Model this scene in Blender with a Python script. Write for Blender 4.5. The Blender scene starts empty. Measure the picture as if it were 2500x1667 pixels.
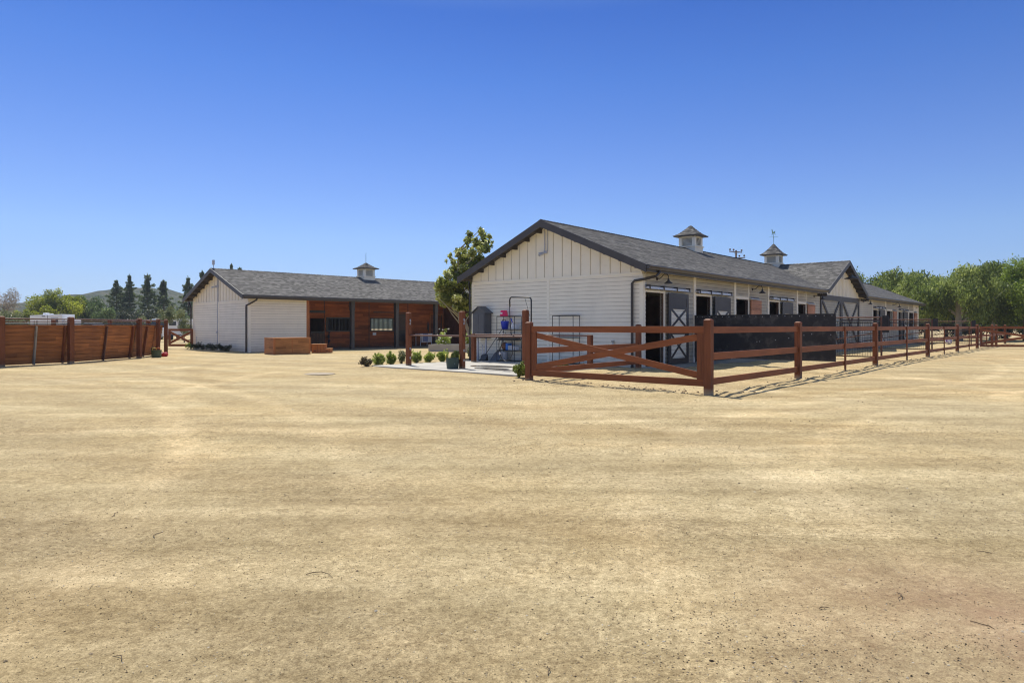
import bpy, math, random
import numpy as np
from mathutils import Vector, Matrix, noise
R=math.radians
SC=bpy.context.scene
COL=SC.collection
# ------------------------------------------------------------------ camera, sky, sun, exposure
F=1600.0; CH=1.4; HZ=797.0
cam=bpy.data.cameras.new('camera'); cam.sensor_width=36; cam.lens=36*F/2500
cam.shift_y=-(833.5-HZ)/2500; cam.clip_start=.1; cam.clip_end=6000
co=bpy.data.objects.new('camera',cam); COL.objects.link(co); co.location=(0,0,CH); co.rotation_euler=(R(90),0,0); SC.camera=co
SUN=Vector((-.231,.495,1.0)).normalized()
SEL=math.asin(SUN.z); SAZ=math.atan2(SUN.x,SUN.y)
w=bpy.data.worlds.new("World"); SC.world=w; w.use_nodes=True
nt=w.node_tree; nt.nodes.clear()
def N(nt,t,**k):
    n=nt.nodes.new(t)
    for a,b in k.items(): setattr(n,a,b)
    return n
out=N(nt,'ShaderNodeOutputWorld'); bg=N(nt,'ShaderNodeBackground'); sky=N(nt,'ShaderNodeTexSky')
sky.sky_type='NISHITA'; sky.sun_disc=False; sky.sun_elevation=SEL; sky.sun_rotation=SAZ; sky.air_density=1.0; sky.dust_density=0.3; sky.ozone_density=2.0
SKY_STRENGTH=.15
bg.inputs[1].default_value=SKY_STRENGTH
# grade of the clear sky by height; unseen upper part brightened as fill light
tc=N(nt,'ShaderNodeTexCoord'); sp=N(nt,'ShaderNodeSeparateXYZ'); rp=N(nt,'ShaderNodeValToRGB')
nt.links.new(tc.outputs['Generated'],sp.inputs[0]); nt.links.new(sp.outputs['Z'],rp.inputs['Fac'])
SKYR=[(0.0,(1,1,1)),(1.0,(1,1,1))]
SKYR=[(0.0,(.33,.51,.98)),(.061,(.38,.485,.765)),(.128,(.415,.52,.757)),(.212,(.35,.465,.752)),(.35,(.203,.375,.72)),(.432,(.132,.30,.665)),(.56,(.66,.70,.82)),(.72,(1.2,1.08,.92)),(1.0,(1.4,1.22,.95))]
els=rp.color_ramp.elements
els[0].position=SKYR[0][0]; els[0].color=(*SKYR[0][1],1); els[1].position=SKYR[-1][0]; els[1].color=(*[c for c in SKYR[-1][1]],1)
SKYR=[(p,tuple(x/1.4 for x in c)) for p,c in SKYR]; els[0].color=(*SKYR[0][1],1); els[1].color=(*SKYR[-1][1],1)
for p,c in SKYR[1:-1]:
    e=els.new(p); e.color=(*c,1)
mx=N(nt,'ShaderNodeVectorMath',operation='MULTIPLY')
nt.links.new(sky.outputs[0],mx.inputs[0]); nt.links.new(rp.outputs[0],mx.inputs[1])
m2x=N(nt,'ShaderNodeVectorMath',operation='SCALE'); m2x.inputs['Scale'].default_value=1.4; nt.links.new(mx.outputs[0],m2x.inputs[0]); nt.links.new(m2x.outputs[0],bg.inputs[0]); nt.links.new(bg.outputs[0],out.inputs[0])
sl=bpy.data.lights.new('sun','SUN'); sl.energy=4.8; sl.angle=R(.5); sl.color=(1,.94,.83)
so=bpy.data.objects.new('sun',sl); COL.objects.link(so); so.rotation_euler=(-SUN).to_track_quat('-Z','Y').to_euler(); so.location=(0,0,60)
SC.view_settings.view_transform='Standard'; SC.view_settings.look='None'; SC.view_settings.exposure=0.18; SC.view_settings.gamma=1
SC.cycles.use_denoising=True; SC.cycles.denoising_prefilter='ACCURATE'; SC.cycles.filter_width=1.15; SC.cycles.sample_clamp_indirect=4; SC.cycles.max_bounces=6; SC.cycles.diffuse_bounces=4; SC.cycles.transparent_max_bounces=8
# ------------------------------------------------------------------ materials
def newmat(name):
    m=bpy.data.materials.new(name); m.use_nodes=True; n=m.node_tree; n.nodes.clear()
    o=N(n,'ShaderNodeOutputMaterial'); b=N(n,'ShaderNodeBsdfPrincipled'); n.links.new(b.outputs[0],o.inputs[0])
    return m,n,b
def L(n,a,b): n.links.new(a,b)
def ramp(n,fac,stops):
    top=max(max(c) for p,c in stops)
    if top>1:      # colour stops cannot pass 1: scale after the ramp
        o=ramp(n,fac,[(p,tuple(x/top for x in c)) for p,c in stops]); q=N(n,'ShaderNodeVectorMath',operation='SCALE'); L(n,o,q.inputs[0]); q.inputs['Scale'].default_value=top
        return q.outputs[0]
    r=N(n,'ShaderNodeValToRGB'); e=r.color_ramp.elements
    e[0].position=stops[0][0]; e[0].color=(*stops[0][1],1); e[1].position=stops[-1][0]; e[1].color=(*stops[-1][1],1)
    for p,c in stops[1:-1]:
        x=e.new(p); x.color=(*c,1)
    L(n,fac,r.inputs[0]); return r.outputs[0]
def nz(n,vec,scale,detail=4,rough=.55,sc=None):
    if sc:
        mp=N(n,'ShaderNodeMapping'); mp.inputs['Scale'].default_value=sc; L(n,vec,mp.inputs[0]); vec=mp.outputs[0]
    t=N(n,'ShaderNodeTexNoise'); t.inputs['Scale'].default_value=scale; t.inputs['Detail'].default_value=detail; t.inputs['Roughness'].default_value=rough
    L(n,vec,t.inputs['Vector']); return t.outputs['Fac']
def bump(n,b,h,strength=.3,dist=.01):
    bu=N(n,'ShaderNodeBump'); bu.inputs['Strength'].default_value=strength; bu.inputs['Distance'].default_value=dist
    L(n,h,bu.inputs['Height']); L(n,bu.outputs[0],b.inputs['Normal'])
def sc3(c,k): return tuple(min(.95,x*k) for x in c)
def M(name,c,rough=.6,var=.12,scale=3,det=5,metal=0,bmp=0,sc=None,spec=.5,dirt=None):
    m,n,b=newmat(name); t=N(n,'ShaderNodeTexCoord'); v=t.outputs['Object']
    f=nz(n,v,scale,det,.6,sc)
    col=ramp(n,f,[(.3,sc3(c,1-var)),(.7,sc3(c,1+var))])
    if dirt:
        g=nz(n,v,dirt[1],6,.7); mxx=N(n,'ShaderNodeMix',data_type='RGBA'); 
        fr=ramp(n,g,[(dirt[2],(0,0,0)),(dirt[2]+.22,(dirt[3],)*3)])
        L(n,fr,mxx.inputs[0]); L(n,col,mxx.inputs[6]); mxx.inputs[7].default_value=(*dirt[0],1); col=mxx.outputs[2]
    L(n,col,b.inputs['Base Color']); b.inputs['Roughness'].default_value=rough; b.inputs['Metallic'].default_value=metal
    b.inputs['Specular IOR Level'].default_value=spec
    if bmp: bump(n,b,nz(n,v,scale*6,4,.6,sc),bmp,.004)
    return m
def wood(name,c,axis='x',rough=.62,var=.22,board=None):
    """stained timber; grain runs along the axis; board=(axis index, width) gives each board its own tone"""
    m,n,b=newmat(name); t=N(n,'ShaderNodeTexCoord'); v=t.outputs['Object']
    s={'x':(.9,14,14),'y':(14,.9,14),'z':(14,14,.9)}[axis]
    f=nz(n,v,1.6,8,.62,s); f2=nz(n,v,.9,3,.5)
    col=ramp(n,f,[(.28,sc3(c,1-var*1.5)),(.5,c),(.75,sc3(c,1+var))])
    ml=N(n,'ShaderNodeMix',data_type='RGBA',blend_type='MULTIPLY'); ml.inputs[0].default_value=1
    L(n,col,ml.inputs[6]); L(n,ramp(n,f2,[(.3,(.8,.78,.76)),(.7,(1.12,1.1,1.08))]),ml.inputs[7]); col=ml.outputs[2]
    if board:
        sx=N(n,'ShaderNodeSeparateXYZ'); L(n,v,sx.inputs[0])
        dv=N(n,'ShaderNodeMath',operation='DIVIDE'); L(n,sx.outputs[board[0]],dv.inputs[0]); dv.inputs[1].default_value=board[1]
        fl=N(n,'ShaderNodeMath',operation='FLOOR'); L(n,dv.outputs[0],fl.inputs[0])
        # board ends staggered along the length
        s2=N(n,'ShaderNodeMath',operation='MULTIPLY_ADD'); L(n,fl.outputs[0],s2.inputs[0]); s2.inputs[1].default_value=.37
        d2=N(n,'ShaderNodeMath',operation='DIVIDE'); L(n,sx.outputs[board[2]],d2.inputs[0]); d2.inputs[1].default_value=2.4; L(n,d2.outputs[0],s2.inputs[2])
        f3=N(n,'ShaderNodeMath',operation='FLOOR'); L(n,s2.outputs[0],f3.inputs[0])
        cb=N(n,'ShaderNodeCombineXYZ'); L(n,fl.outputs[0],cb.inputs[0]); L(n,f3.outputs[0],cb.inputs[1])
        wn=N(n,'ShaderNodeTexWhiteNoise',noise_dimensions='2D'); L(n,cb.outputs[0],wn.inputs['Vector'])
        m2=N(n,'ShaderNodeMix',data_type='RGBA',blend_type='MULTIPLY'); m2.inputs[0].default_value=1
        L(n,col,m2.inputs[6]); L(n,ramp(n,wn.outputs['Value'],[(0,(.66,.62,.6)),(1,(1.3,1.28,1.22))]),m2.inputs[7]); col=m2.outputs[2]
    L(n,col,b.inputs['Base Color']); b.inputs['Roughness'].default_value=rough; b.inputs['Specular IOR Level'].default_value=.35
    bump(n,b,f,.25,.004); return m
def shingle(name,c,tab=.19,row=.143):
    m,n,b=newmat(name); t=N(n,'ShaderNodeTexCoord'); sx=N(n,'ShaderNodeSeparateXYZ'); L(n,t.outputs['UV'],sx.inputs[0])
    def mth(op,a,bb=None,cc=None):
        q=N(n,'ShaderNodeMath',operation=op)
        for i,z in enumerate((a,bb,cc)):
            if z is None: continue
            if isinstance(z,(int,float)): q.inputs[i].default_value=z
            else: L(n,z,q.inputs[i])
        return q.outputs[0]
    r=mth('FLOOR',mth('ADD',mth('DIVIDE',sx.outputs[1],row),.01))
    wr=N(n,'ShaderNodeTexWhiteNoise',noise_dimensions='1D'); L(n,r,wr.inputs['W'])
    u=mth('ADD',mth('DIVIDE',sx.outputs[0],tab),mth('MULTIPLY',wr.outputs['Value'],7.0))
    cell=mth('FLOOR',u); cb=N(n,'ShaderNodeCombineXYZ'); L(n,cell,cb.inputs[0]); L(n,r,cb.inputs[1])
    wn=N(n,'ShaderNodeTexWhiteNoise',noise_dimensions='2D'); L(n,cb.outputs[0],wn.inputs['Vector'])
    g=nz(n,t.outputs['Object'],55,3,.7)
    col=ramp(n,wn.outputs['Value'],[(0,sc3(c,.45)),(.35,sc3(c,.8)),(.7,sc3(c,1.15)),(1,sc3(c,1.6))])
    ml=N(n,'ShaderNodeMix',data_type='RGBA',blend_type='MULTIPLY'); ml.inputs[0].default_value=1
    L(n,col,ml.inputs[6]); L(n,ramp(n,g,[(.3,(.7,.7,.7)),(.7,(1.3,1.28,1.25))]),ml.inputs[7])
    big=nz(n,t.outputs['Object'],.5,3,.5)
    m3=N(n,'ShaderNodeMix',data_type='RGBA',blend_type='MULTIPLY'); m3.inputs[0].default_value=1
    L(n,ml.outputs[2],m3.inputs[6]); L(n,ramp(n,big,[(.3,(.9,.9,.92)),(.7,(1.1,1.1,1.08))]),m3.inputs[7])
    L(n,m3.outputs[2],b.inputs['Base Color']); b.inputs['Roughness'].default_value=.85; b.inputs['Specular IOR Level'].default_value=.25
    bump(n,b,mth('ADD',wn.outputs['Value'],mth('MULTIPLY',g,.5)),.6,.012); return m
def leafmat(name,cols,rough=.45,trans=.25,spec=.5):
    m,n,b=newmat(name); a=N(n,'ShaderNodeAttribute'); a.attribute_name='tint'
    col=ramp(n,a.outputs['Fac'],[(i/(len(cols)-1),c) for i,c in enumerate(cols)])
    t=N(n,'ShaderNodeTexCoord'); f=nz(n,t.outputs['Object'],.8,3,.5)
    ml=N(n,'ShaderNodeMix',data_type='RGBA',blend_type='MULTIPLY'); ml.inputs[0].default_value=1
    L(n,col,ml.inputs[6]); L(n,ramp(n,f,[(.3,(.78,.82,.8)),(.7,(1.2,1.15,1.1))]),ml.inputs[7])
    L(n,ml.outputs[2],b.inputs['Base Color']); b.inputs['Roughness'].default_value=rough; b.inputs['Specular IOR Level'].default_value=spec
    tr=N(n,'ShaderNodeBsdfTranslucent'); L(n,ml.outputs[2],tr.inputs[0]); mxs=N(n,'ShaderNodeMixShader'); mxs.inputs[0].default_value=trans
    o=[x for x in n.nodes if x.type=='OUTPUT_MATERIAL'][0]
    L(n,b.outputs[0],mxs.inputs[1]); L(n,tr.outputs[0],mxs.inputs[2]); L(n,mxs.outputs[0],o.inputs[0]); return m
WHITE=(.90,.85,.70)
mw=M('white_painted_siding',WHITE,.55,.04,1.3,5,dirt=((.62,.56,.45),2.3,.55,.25))
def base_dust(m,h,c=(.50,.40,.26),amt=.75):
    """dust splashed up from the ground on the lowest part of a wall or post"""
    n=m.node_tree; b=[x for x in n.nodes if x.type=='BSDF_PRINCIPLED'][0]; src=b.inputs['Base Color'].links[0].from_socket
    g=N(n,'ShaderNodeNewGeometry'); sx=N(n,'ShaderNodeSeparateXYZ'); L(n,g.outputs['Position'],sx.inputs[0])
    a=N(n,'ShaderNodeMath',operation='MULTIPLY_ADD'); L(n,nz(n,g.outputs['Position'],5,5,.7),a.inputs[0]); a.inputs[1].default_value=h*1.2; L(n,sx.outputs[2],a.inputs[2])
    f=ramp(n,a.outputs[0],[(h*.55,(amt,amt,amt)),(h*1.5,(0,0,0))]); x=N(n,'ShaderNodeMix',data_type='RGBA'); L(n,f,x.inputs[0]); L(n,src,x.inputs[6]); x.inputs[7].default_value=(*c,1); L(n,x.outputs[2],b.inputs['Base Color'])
base_dust(mw,.35,amt=.5)
mgapshade=M('board_gap_shade',(.44,.41,.34),.9,.1)  # grey-brown paints in the shadow lines between siding boards
mtrim=M('white_painted_trim',(.90,.855,.71),.5,.04,2,4)
mdark=M('charcoal_paint',(.062,.058,.058),.5,.15,2,4)
mbrown=M('dark_bronze_metal',(.045,.038,.034),.4,.15,2,4,spec=.5)
mgut=M('gutter_metal',(.07,.064,.06),.35,.1,2,4)
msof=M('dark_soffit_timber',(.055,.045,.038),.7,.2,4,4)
mroof=shingle('asphalt_shingles',(.132,.128,.123))
mstain=wood('stained_timber_along',(.27,.085,.027),'x')
mstainz=wood('stained_timber_upright',(.20,.064,.023),'z'); base_dust(mstainz,.14)
morange=wood('orange_stained_boards',(.36,.105,.03),'x',board=(2,.15,0),var=.3)
morangez=wood('orange_stained_post',(.42,.155,.05),'z')
mpen=wood('round_pen_boards',(.37,.14,.042),'x',board=(2,.145,0),var=.34)
mbox=wood('box_boards',(.38,.17,.06),'x',board=(2,.14,0),var=.3)
mboxy=wood('box_boards_side',(.34,.15,.055),'y',board=(2,.14,1),var=.3)
mshut=wood('shutter_boards',(.50,.24,.14),'x',board=(2,.19,0))
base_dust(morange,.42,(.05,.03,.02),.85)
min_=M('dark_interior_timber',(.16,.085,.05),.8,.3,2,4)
mblack=M('black_rubber_mat',(.022,.022,.025),.55,.35,1.2,6,spec=.35,dirt=((.13,.12,.11),1.6,.50,.75)); base_dust(mblack,.45,(.22,.19,.15),.6)
mblk=M('black_powder_coat',(.02,.02,.022),.4,.2,3,3)
mpipe=M('brown_steel_pipe',(.13,.055,.035),.45,.2,3,3)
mgalv=M('galvanised_steel',(.55,.57,.62),.38,.12,6,4,metal=.75)
mconc=M('concrete',(.43,.41,.36),.8,.12,1.2,8,bmp=.2,dirt=((.22,.20,.17),1.1,.55,.55))
mconcp=M('planter_concrete',(.36,.34,.30),.85,.1,2,7,bmp=.2)
mwet=M('wet_concrete',(.14,.125,.10),.18,.2,2,6)
mdirtm=M('mulch',(.14,.10,.065),.95,.3,8,6,bmp=.5)
mbark=M('bark',(.18,.13,.09),.9,.35,4,6,bmp=.6,sc=(6,6,1))
mbarkg=M('pale_bark',(.34,.30,.24),.9,.25,4,6,bmp=.5,sc=(6,6,1))
mglass=M('dark_glass',(.02,.025,.03),.08,.1,1,2,spec=.8)
mrv=M('white_fibreglass',(.80,.81,.82),.35,.03,1,3)
mgreyp=M('grey_plastic',(.10,.105,.115),.5,.08,4,3)
def P(name,c,r=.4): return M(name,c,r,.06,3,3)
mpink=P('pink_plastic',(.85,.03,.14)); mblue=P('blue_plastic',(.02,.05,.55)); mlblue=P('light_blue_plastic',(.03,.18,.6)); mwhp=P('white_plastic',(.75,.77,.80))
mgreen=P('dark_green_rubber',(.03,.065,.055),.5); mgreen2=P('olive_green_rubber',(.055,.085,.04),.5); myel=P('yellow_rope',(.75,.6,.08)); mor=P('orange_rope',(.85,.2,.03)); mred=P('red_rubber',(.42,.02,.035)); mpurp=P('purple_rubber',(.13,.05,.32))
mpale=P('pale_grey_plastic',(.5,.52,.56)); mbrn=P('brown_leather',(.17,.075,.035),.6); mcopper=M('green_copper',(.16,.28,.2),.6,.25,8,4)
# ------------------------------------------------------------------ mesh helpers
class MB:
    def __init__(s): s.v=[];s.f=[];s.m=[];s.uv=[]
    def face(s,pts,mi=0,uv=None):
        i=len(s.v); s.v+= [tuple(p) for p in pts]; s.f.append(tuple(range(i,i+len(pts)))); s.m.append(mi)
        s.uv.append(uv or [(0,0)]*len(pts)); return s
    def hexa(s,p,mi=0):
        for q in ((0,3,2,1),(4,5,6,7),(0,1,5,4),(1,2,6,5),(2,3,7,6),(3,0,4,7)): s.face([p[k] for k in q],mi)
        return s
    def box(s,x0,x1,y0,y1,z0,z1,mi=0):
        return s.hexa([(x0,y0,z0),(x1,y0,z0),(x1,y1,z0),(x0,y1,z0),(x0,y0,z1),(x1,y0,z1),(x1,y1,z1),(x0,y1,z1)],mi)
    def beam(s,p,q,w,h,mi=0,up=(0,0,1)):
        p=Vector(p);q=Vector(q);d=(q-p).normalized();up=Vector(up)
        if abs(d.dot(up))>.98: up=Vector((0,1,0))
        a=d.cross(up).normalized(); b=a.cross(d).normalized(); a*=w/2; b*=h/2
        return s.hexa([p-a-b,p+a-b,p+a+b,p-a+b,q-a-b,q+a-b,q+a+b,q-a+b],mi)
    def tube(s,pts,r,n=8,mi=0,caps=True):
        pts=[Vector(p) for p in pts]; rs=r if isinstance(r,(list,tuple)) else [r]*len(pts); rings=[]; pa=None
        for i,p in enumerate(pts):
            d=(pts[min(i+1,len(pts)-1)]-pts[max(i-1,0)]).normalized()
            if pa is None:
                ref=Vector((0,0,1)) if abs(d.z)<.9 else Vector((1,0,0)); pa=d.cross(ref).normalized()
            else:
                pa=(pa-d*pa.dot(d)); pa=pa.normalized() if pa.length>1e-5 else d.orthogonal().normalized()
            pb=d.cross(pa); rings.append([p+(pa*math.cos(t)+pb*math.sin(t))*rs[i] for t in [k*2*math.pi/n for k in range(n)]])
        b=len(s.v)
        for rg in rings: s.v+=[tuple(x) for x in rg]
        for i in range(len(rings)-1):
            for k in range(n):
                s.f.append((b+i*n+k,b+i*n+(k+1)%n,b+(i+1)*n+(k+1)%n,b+(i+1)*n+k)); s.m.append(mi); s.uv.append([(0,0)]*4)
        if caps:
            s.f.append(tuple(b+k for k in range(n))[::-1]); s.m.append(mi); s.uv.append([(0,0)]*n)
            e=b+(len(rings)-1)*n; s.f.append(tuple(e+k for k in range(n))); s.m.append(mi); s.uv.append([(0,0)]*n)
        return s
    def lathe(s,prof,c=(0,0,0),n=20,mi=0):
        pts=[(c[0],c[1],c[2]+z) for r,z in prof]; b=len(s.v)
        for r,z in prof:
            for k in range(n):
                t=k*2*math.pi/n; s.v.append((c[0]+r*math.cos(t),c[1]+r*math.sin(t),c[2]+z))
        for i in range(len(prof)-1):
            for k in range(n):
                s.f.append((b+i*n+k,b+i*n+(k+1)%n,b+(i+1)*n+(k+1)%n,b+(i+1)*n+k)); s.m.append(mi); s.uv.append([(0,0)]*4)
        for i in (0,len(prof)-1):
            if prof[i][0]>1e-4:
                q=tuple(b+i*n+k for k in range(n)); s.f.append(q if i else q[::-1]); s.m.append(mi); s.uv.append([(0,0)]*n)
        return s
    def post(s,x,y,z0,z1,w,mi=0,cap=True):
        h=w/2; s.box(x-h,x+h,y-h,y+h,z0,z1-.03,mi)
        a=h+.004; t=h*.55
        s.hexa([(x-a,y-a,z1-.03),(x+a,y-a,z1-.03),(x+a,y+a,z1-.03),(x-a,y+a,z1-.03),(x-t,y-t,z1),(x+t,y-t,z1),(x+t,y+t,z1),(x-t,y+t,z1)],mi); return s
    def lapx(s,y0,y1,z0,z1,x,e=.14,t=.020,mi=0,g=.013,gm=None):
        k=math.floor(z0/e+1e-6); gm=mi if gm is None else gm
        while k*e<z1-1e-4:
            a=max(z0,k*e+g); b=min(z1,(k+1)*e); k+=1
            if b-a<.01: continue
            s.face([(x-t,y1,a),(x-t,y0,a),(x-t*.55,y0,b),(x-t*.55,y1,b)],mi); s.face([(x-t,y0,a),(x-t,y1,a),(x,y1,a),(x,y0,a)],mi); s.face([(x-t*.55,y0,b),(x,y0,b),(x,y1,b),(x-t*.55,y1,b)],mi)
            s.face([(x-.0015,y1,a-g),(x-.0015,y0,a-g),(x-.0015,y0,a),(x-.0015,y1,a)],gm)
        return s
    def lapy(s,x0,x1,z0,z1,y,e=.14,t=.020,mi=0,g=.013,gm=None):
        k=math.floor(z0/e+1e-6); gm=mi if gm is None else gm
        while k*e<z1-1e-4:
            a=max(z0,k*e+g); b=min(z1,(k+1)*e); k+=1
            if b-a<.01: continue
            s.face([(x0,y-t,a),(x1,y-t,a),(x1,y-t*.55,b),(x0,y-t*.55,b)],mi); s.face([(x1,y-t,a),(x0,y-t,a),(x0,y,a),(x1,y,a)],mi); s.face([(x0,y-t*.55,b),(x1,y-t*.55,b),(x1,y,b),(x0,y,b)],mi)
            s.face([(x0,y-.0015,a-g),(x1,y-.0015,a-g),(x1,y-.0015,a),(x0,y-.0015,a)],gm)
        return s
    def build(s,name,mats,parent=None,smooth=False,bev=0,loc=None,rz=0):
        me=bpy.data.meshes.new(name); me.from_pydata(s.v,[],s.f)
        if not isinstance(mats,(list,tuple)): mats=[mats]
        for m in mats: me.materials.append(m)
        me.polygons.foreach_set('material_index',s.m)
        ul=me.uv_layers.new(name='UVMap'); ul.data.foreach_set('uv',[c for fuv in s.uv for p in fuv for c in p])
        if smooth: me.polygons.foreach_set('use_smooth',[True]*len(s.f))
        me.update()
        o=bpy.data.objects.new(name,me); COL.objects.link(o)
        if parent: o.parent=parent
        if loc: o.location=loc
        o.rotation_euler[2]=rz
        if bev:
            b=o.modifiers.new('bevel','BEVEL'); b.width=bev; b.segments=2; b.limit_method='ANGLE'
            wl=o.modifiers.new('weld','WELD'); wl.merge_threshold=.0005
            o.modifiers.move(1,0)
        return o
def tag(o,label=None,cat=None,group=None,kind=None):
    if label:o['label']=label
    if cat:o['category']=cat
    if group:o['group']=group
    if kind:o['kind']=kind
    return o
def thing(name,label,cat,loc=(0,0,0),rz=0,group=None):
    o=bpy.data.objects.new(name,None); COL.objects.link(o); o.location=loc; o.rotation_euler[2]=rz; o.empty_display_size=.2
    return tag(o,label,cat,group)
def wrect(x0,x1,z0,z1,ops):
    """split a wall rectangle around its openings"""
    xs=sorted({x0,x1,*[a for o in ops for a in o[:2]]}); res=[]
    for a,b in zip(xs,xs[1:]):
        if b-a<1e-4: continue
        zs=[z0]
        cut=sorted([(o[2],o[3]) for o in ops if o[0]<=a+1e-5 and o[1]>=b-1e-5]); z=z0
        for c,d in cut:
            if c>z+1e-4: res.append((a,b,z,c))
            z=max(z,d)
        if z<z1-1e-4: res.append((a,b,z,z1))
    return res
# barn frames: local x runs along the long side (away from the camera), local y across the gable, side wall at y=0
C1=(4.38,22.0); UR=(.6585,.7526); TR=math.atan2(UR[1],UR[0])
C2=(-14.4,35.8); UL_=(.698,.716); TL=math.atan2(UL_[1],UL_[0])
def W(x,y,C=C1,U=UR): return (C[0]+x*U[0]-y*U[1], C[1]+x*U[1]+y*U[0])
def G(u,v=None,Y=None):
    if Y is None: Y=CH*F/(v-HZ)
    return ((u-1250)/F*Y, Y)
def zat(v,Y): return CH+(HZ-v)*Y/F
# ------------------------------------------------------------------ ground
def gh(x,y):
    p=Vector((x,y,0)); r=math.hypot(x,y)
    h=.028*noise.noise(p*.35)+.014*noise.noise(p*1.3+Vector((3,1,0)))
    if r<45: h+=.007*noise.noise(p*4.5)
    if r<16: h+=.0045*noise.noise(p*14)+.003*noise.noise(p*31)
    lx=(x-C1[0])*UR[0]+(y-C1[1])*UR[1]; ly=-(x-C1[0])*UR[1]+(y-C1[1])*UR[0]
    if -8<lx<46 and -6.3<ly<.3:
        k=min(1,(ly+6.3)/.8)
        h+=k*(.045*noise.noise(p*1.1+Vector((9,0,0)))+.03*noise.noise(p*3.2))
    return h
def make_ground():
    radii=[0.0]; r=.9
    while r<46: radii.append(r); r*=1.0125 if r<20 else 1.018
    while r<4500: radii.append(r); r*=1.35
    radii.append(4500)
    angs=[]; a=-62
    while a<62: angs.append(a); a+=.23
    while a<298: angs.append(a); a+=6
    n=len(angs); V=[(0,0,0)]; 
    for rr in radii[1:]:
        for a in angs:
            x=rr*math.sin(R(a)); y=rr*math.cos(R(a)); V.append((x,y,gh(x,y) if rr<70 else 0))
    Fc=[]
    for k in range(n): Fc.append((0,1+k,1+(k+1)%n))
    for i in range(len(radii)-2):
        b=1+i*n
        for k in range(n):
            Fc.append((b+k,b+n+k,b+n+(k+1)%n,b+(k+1)%n))
    me=bpy.data.meshes.new('ground'); me.from_pydata(V,[],Fc); me.polygons.foreach_set('use_smooth',[True]*len(Fc)); me.update()
    o=bpy.data.objects.new('ground',me); COL.objects.link(o); o['kind']='structure'; return o
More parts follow.
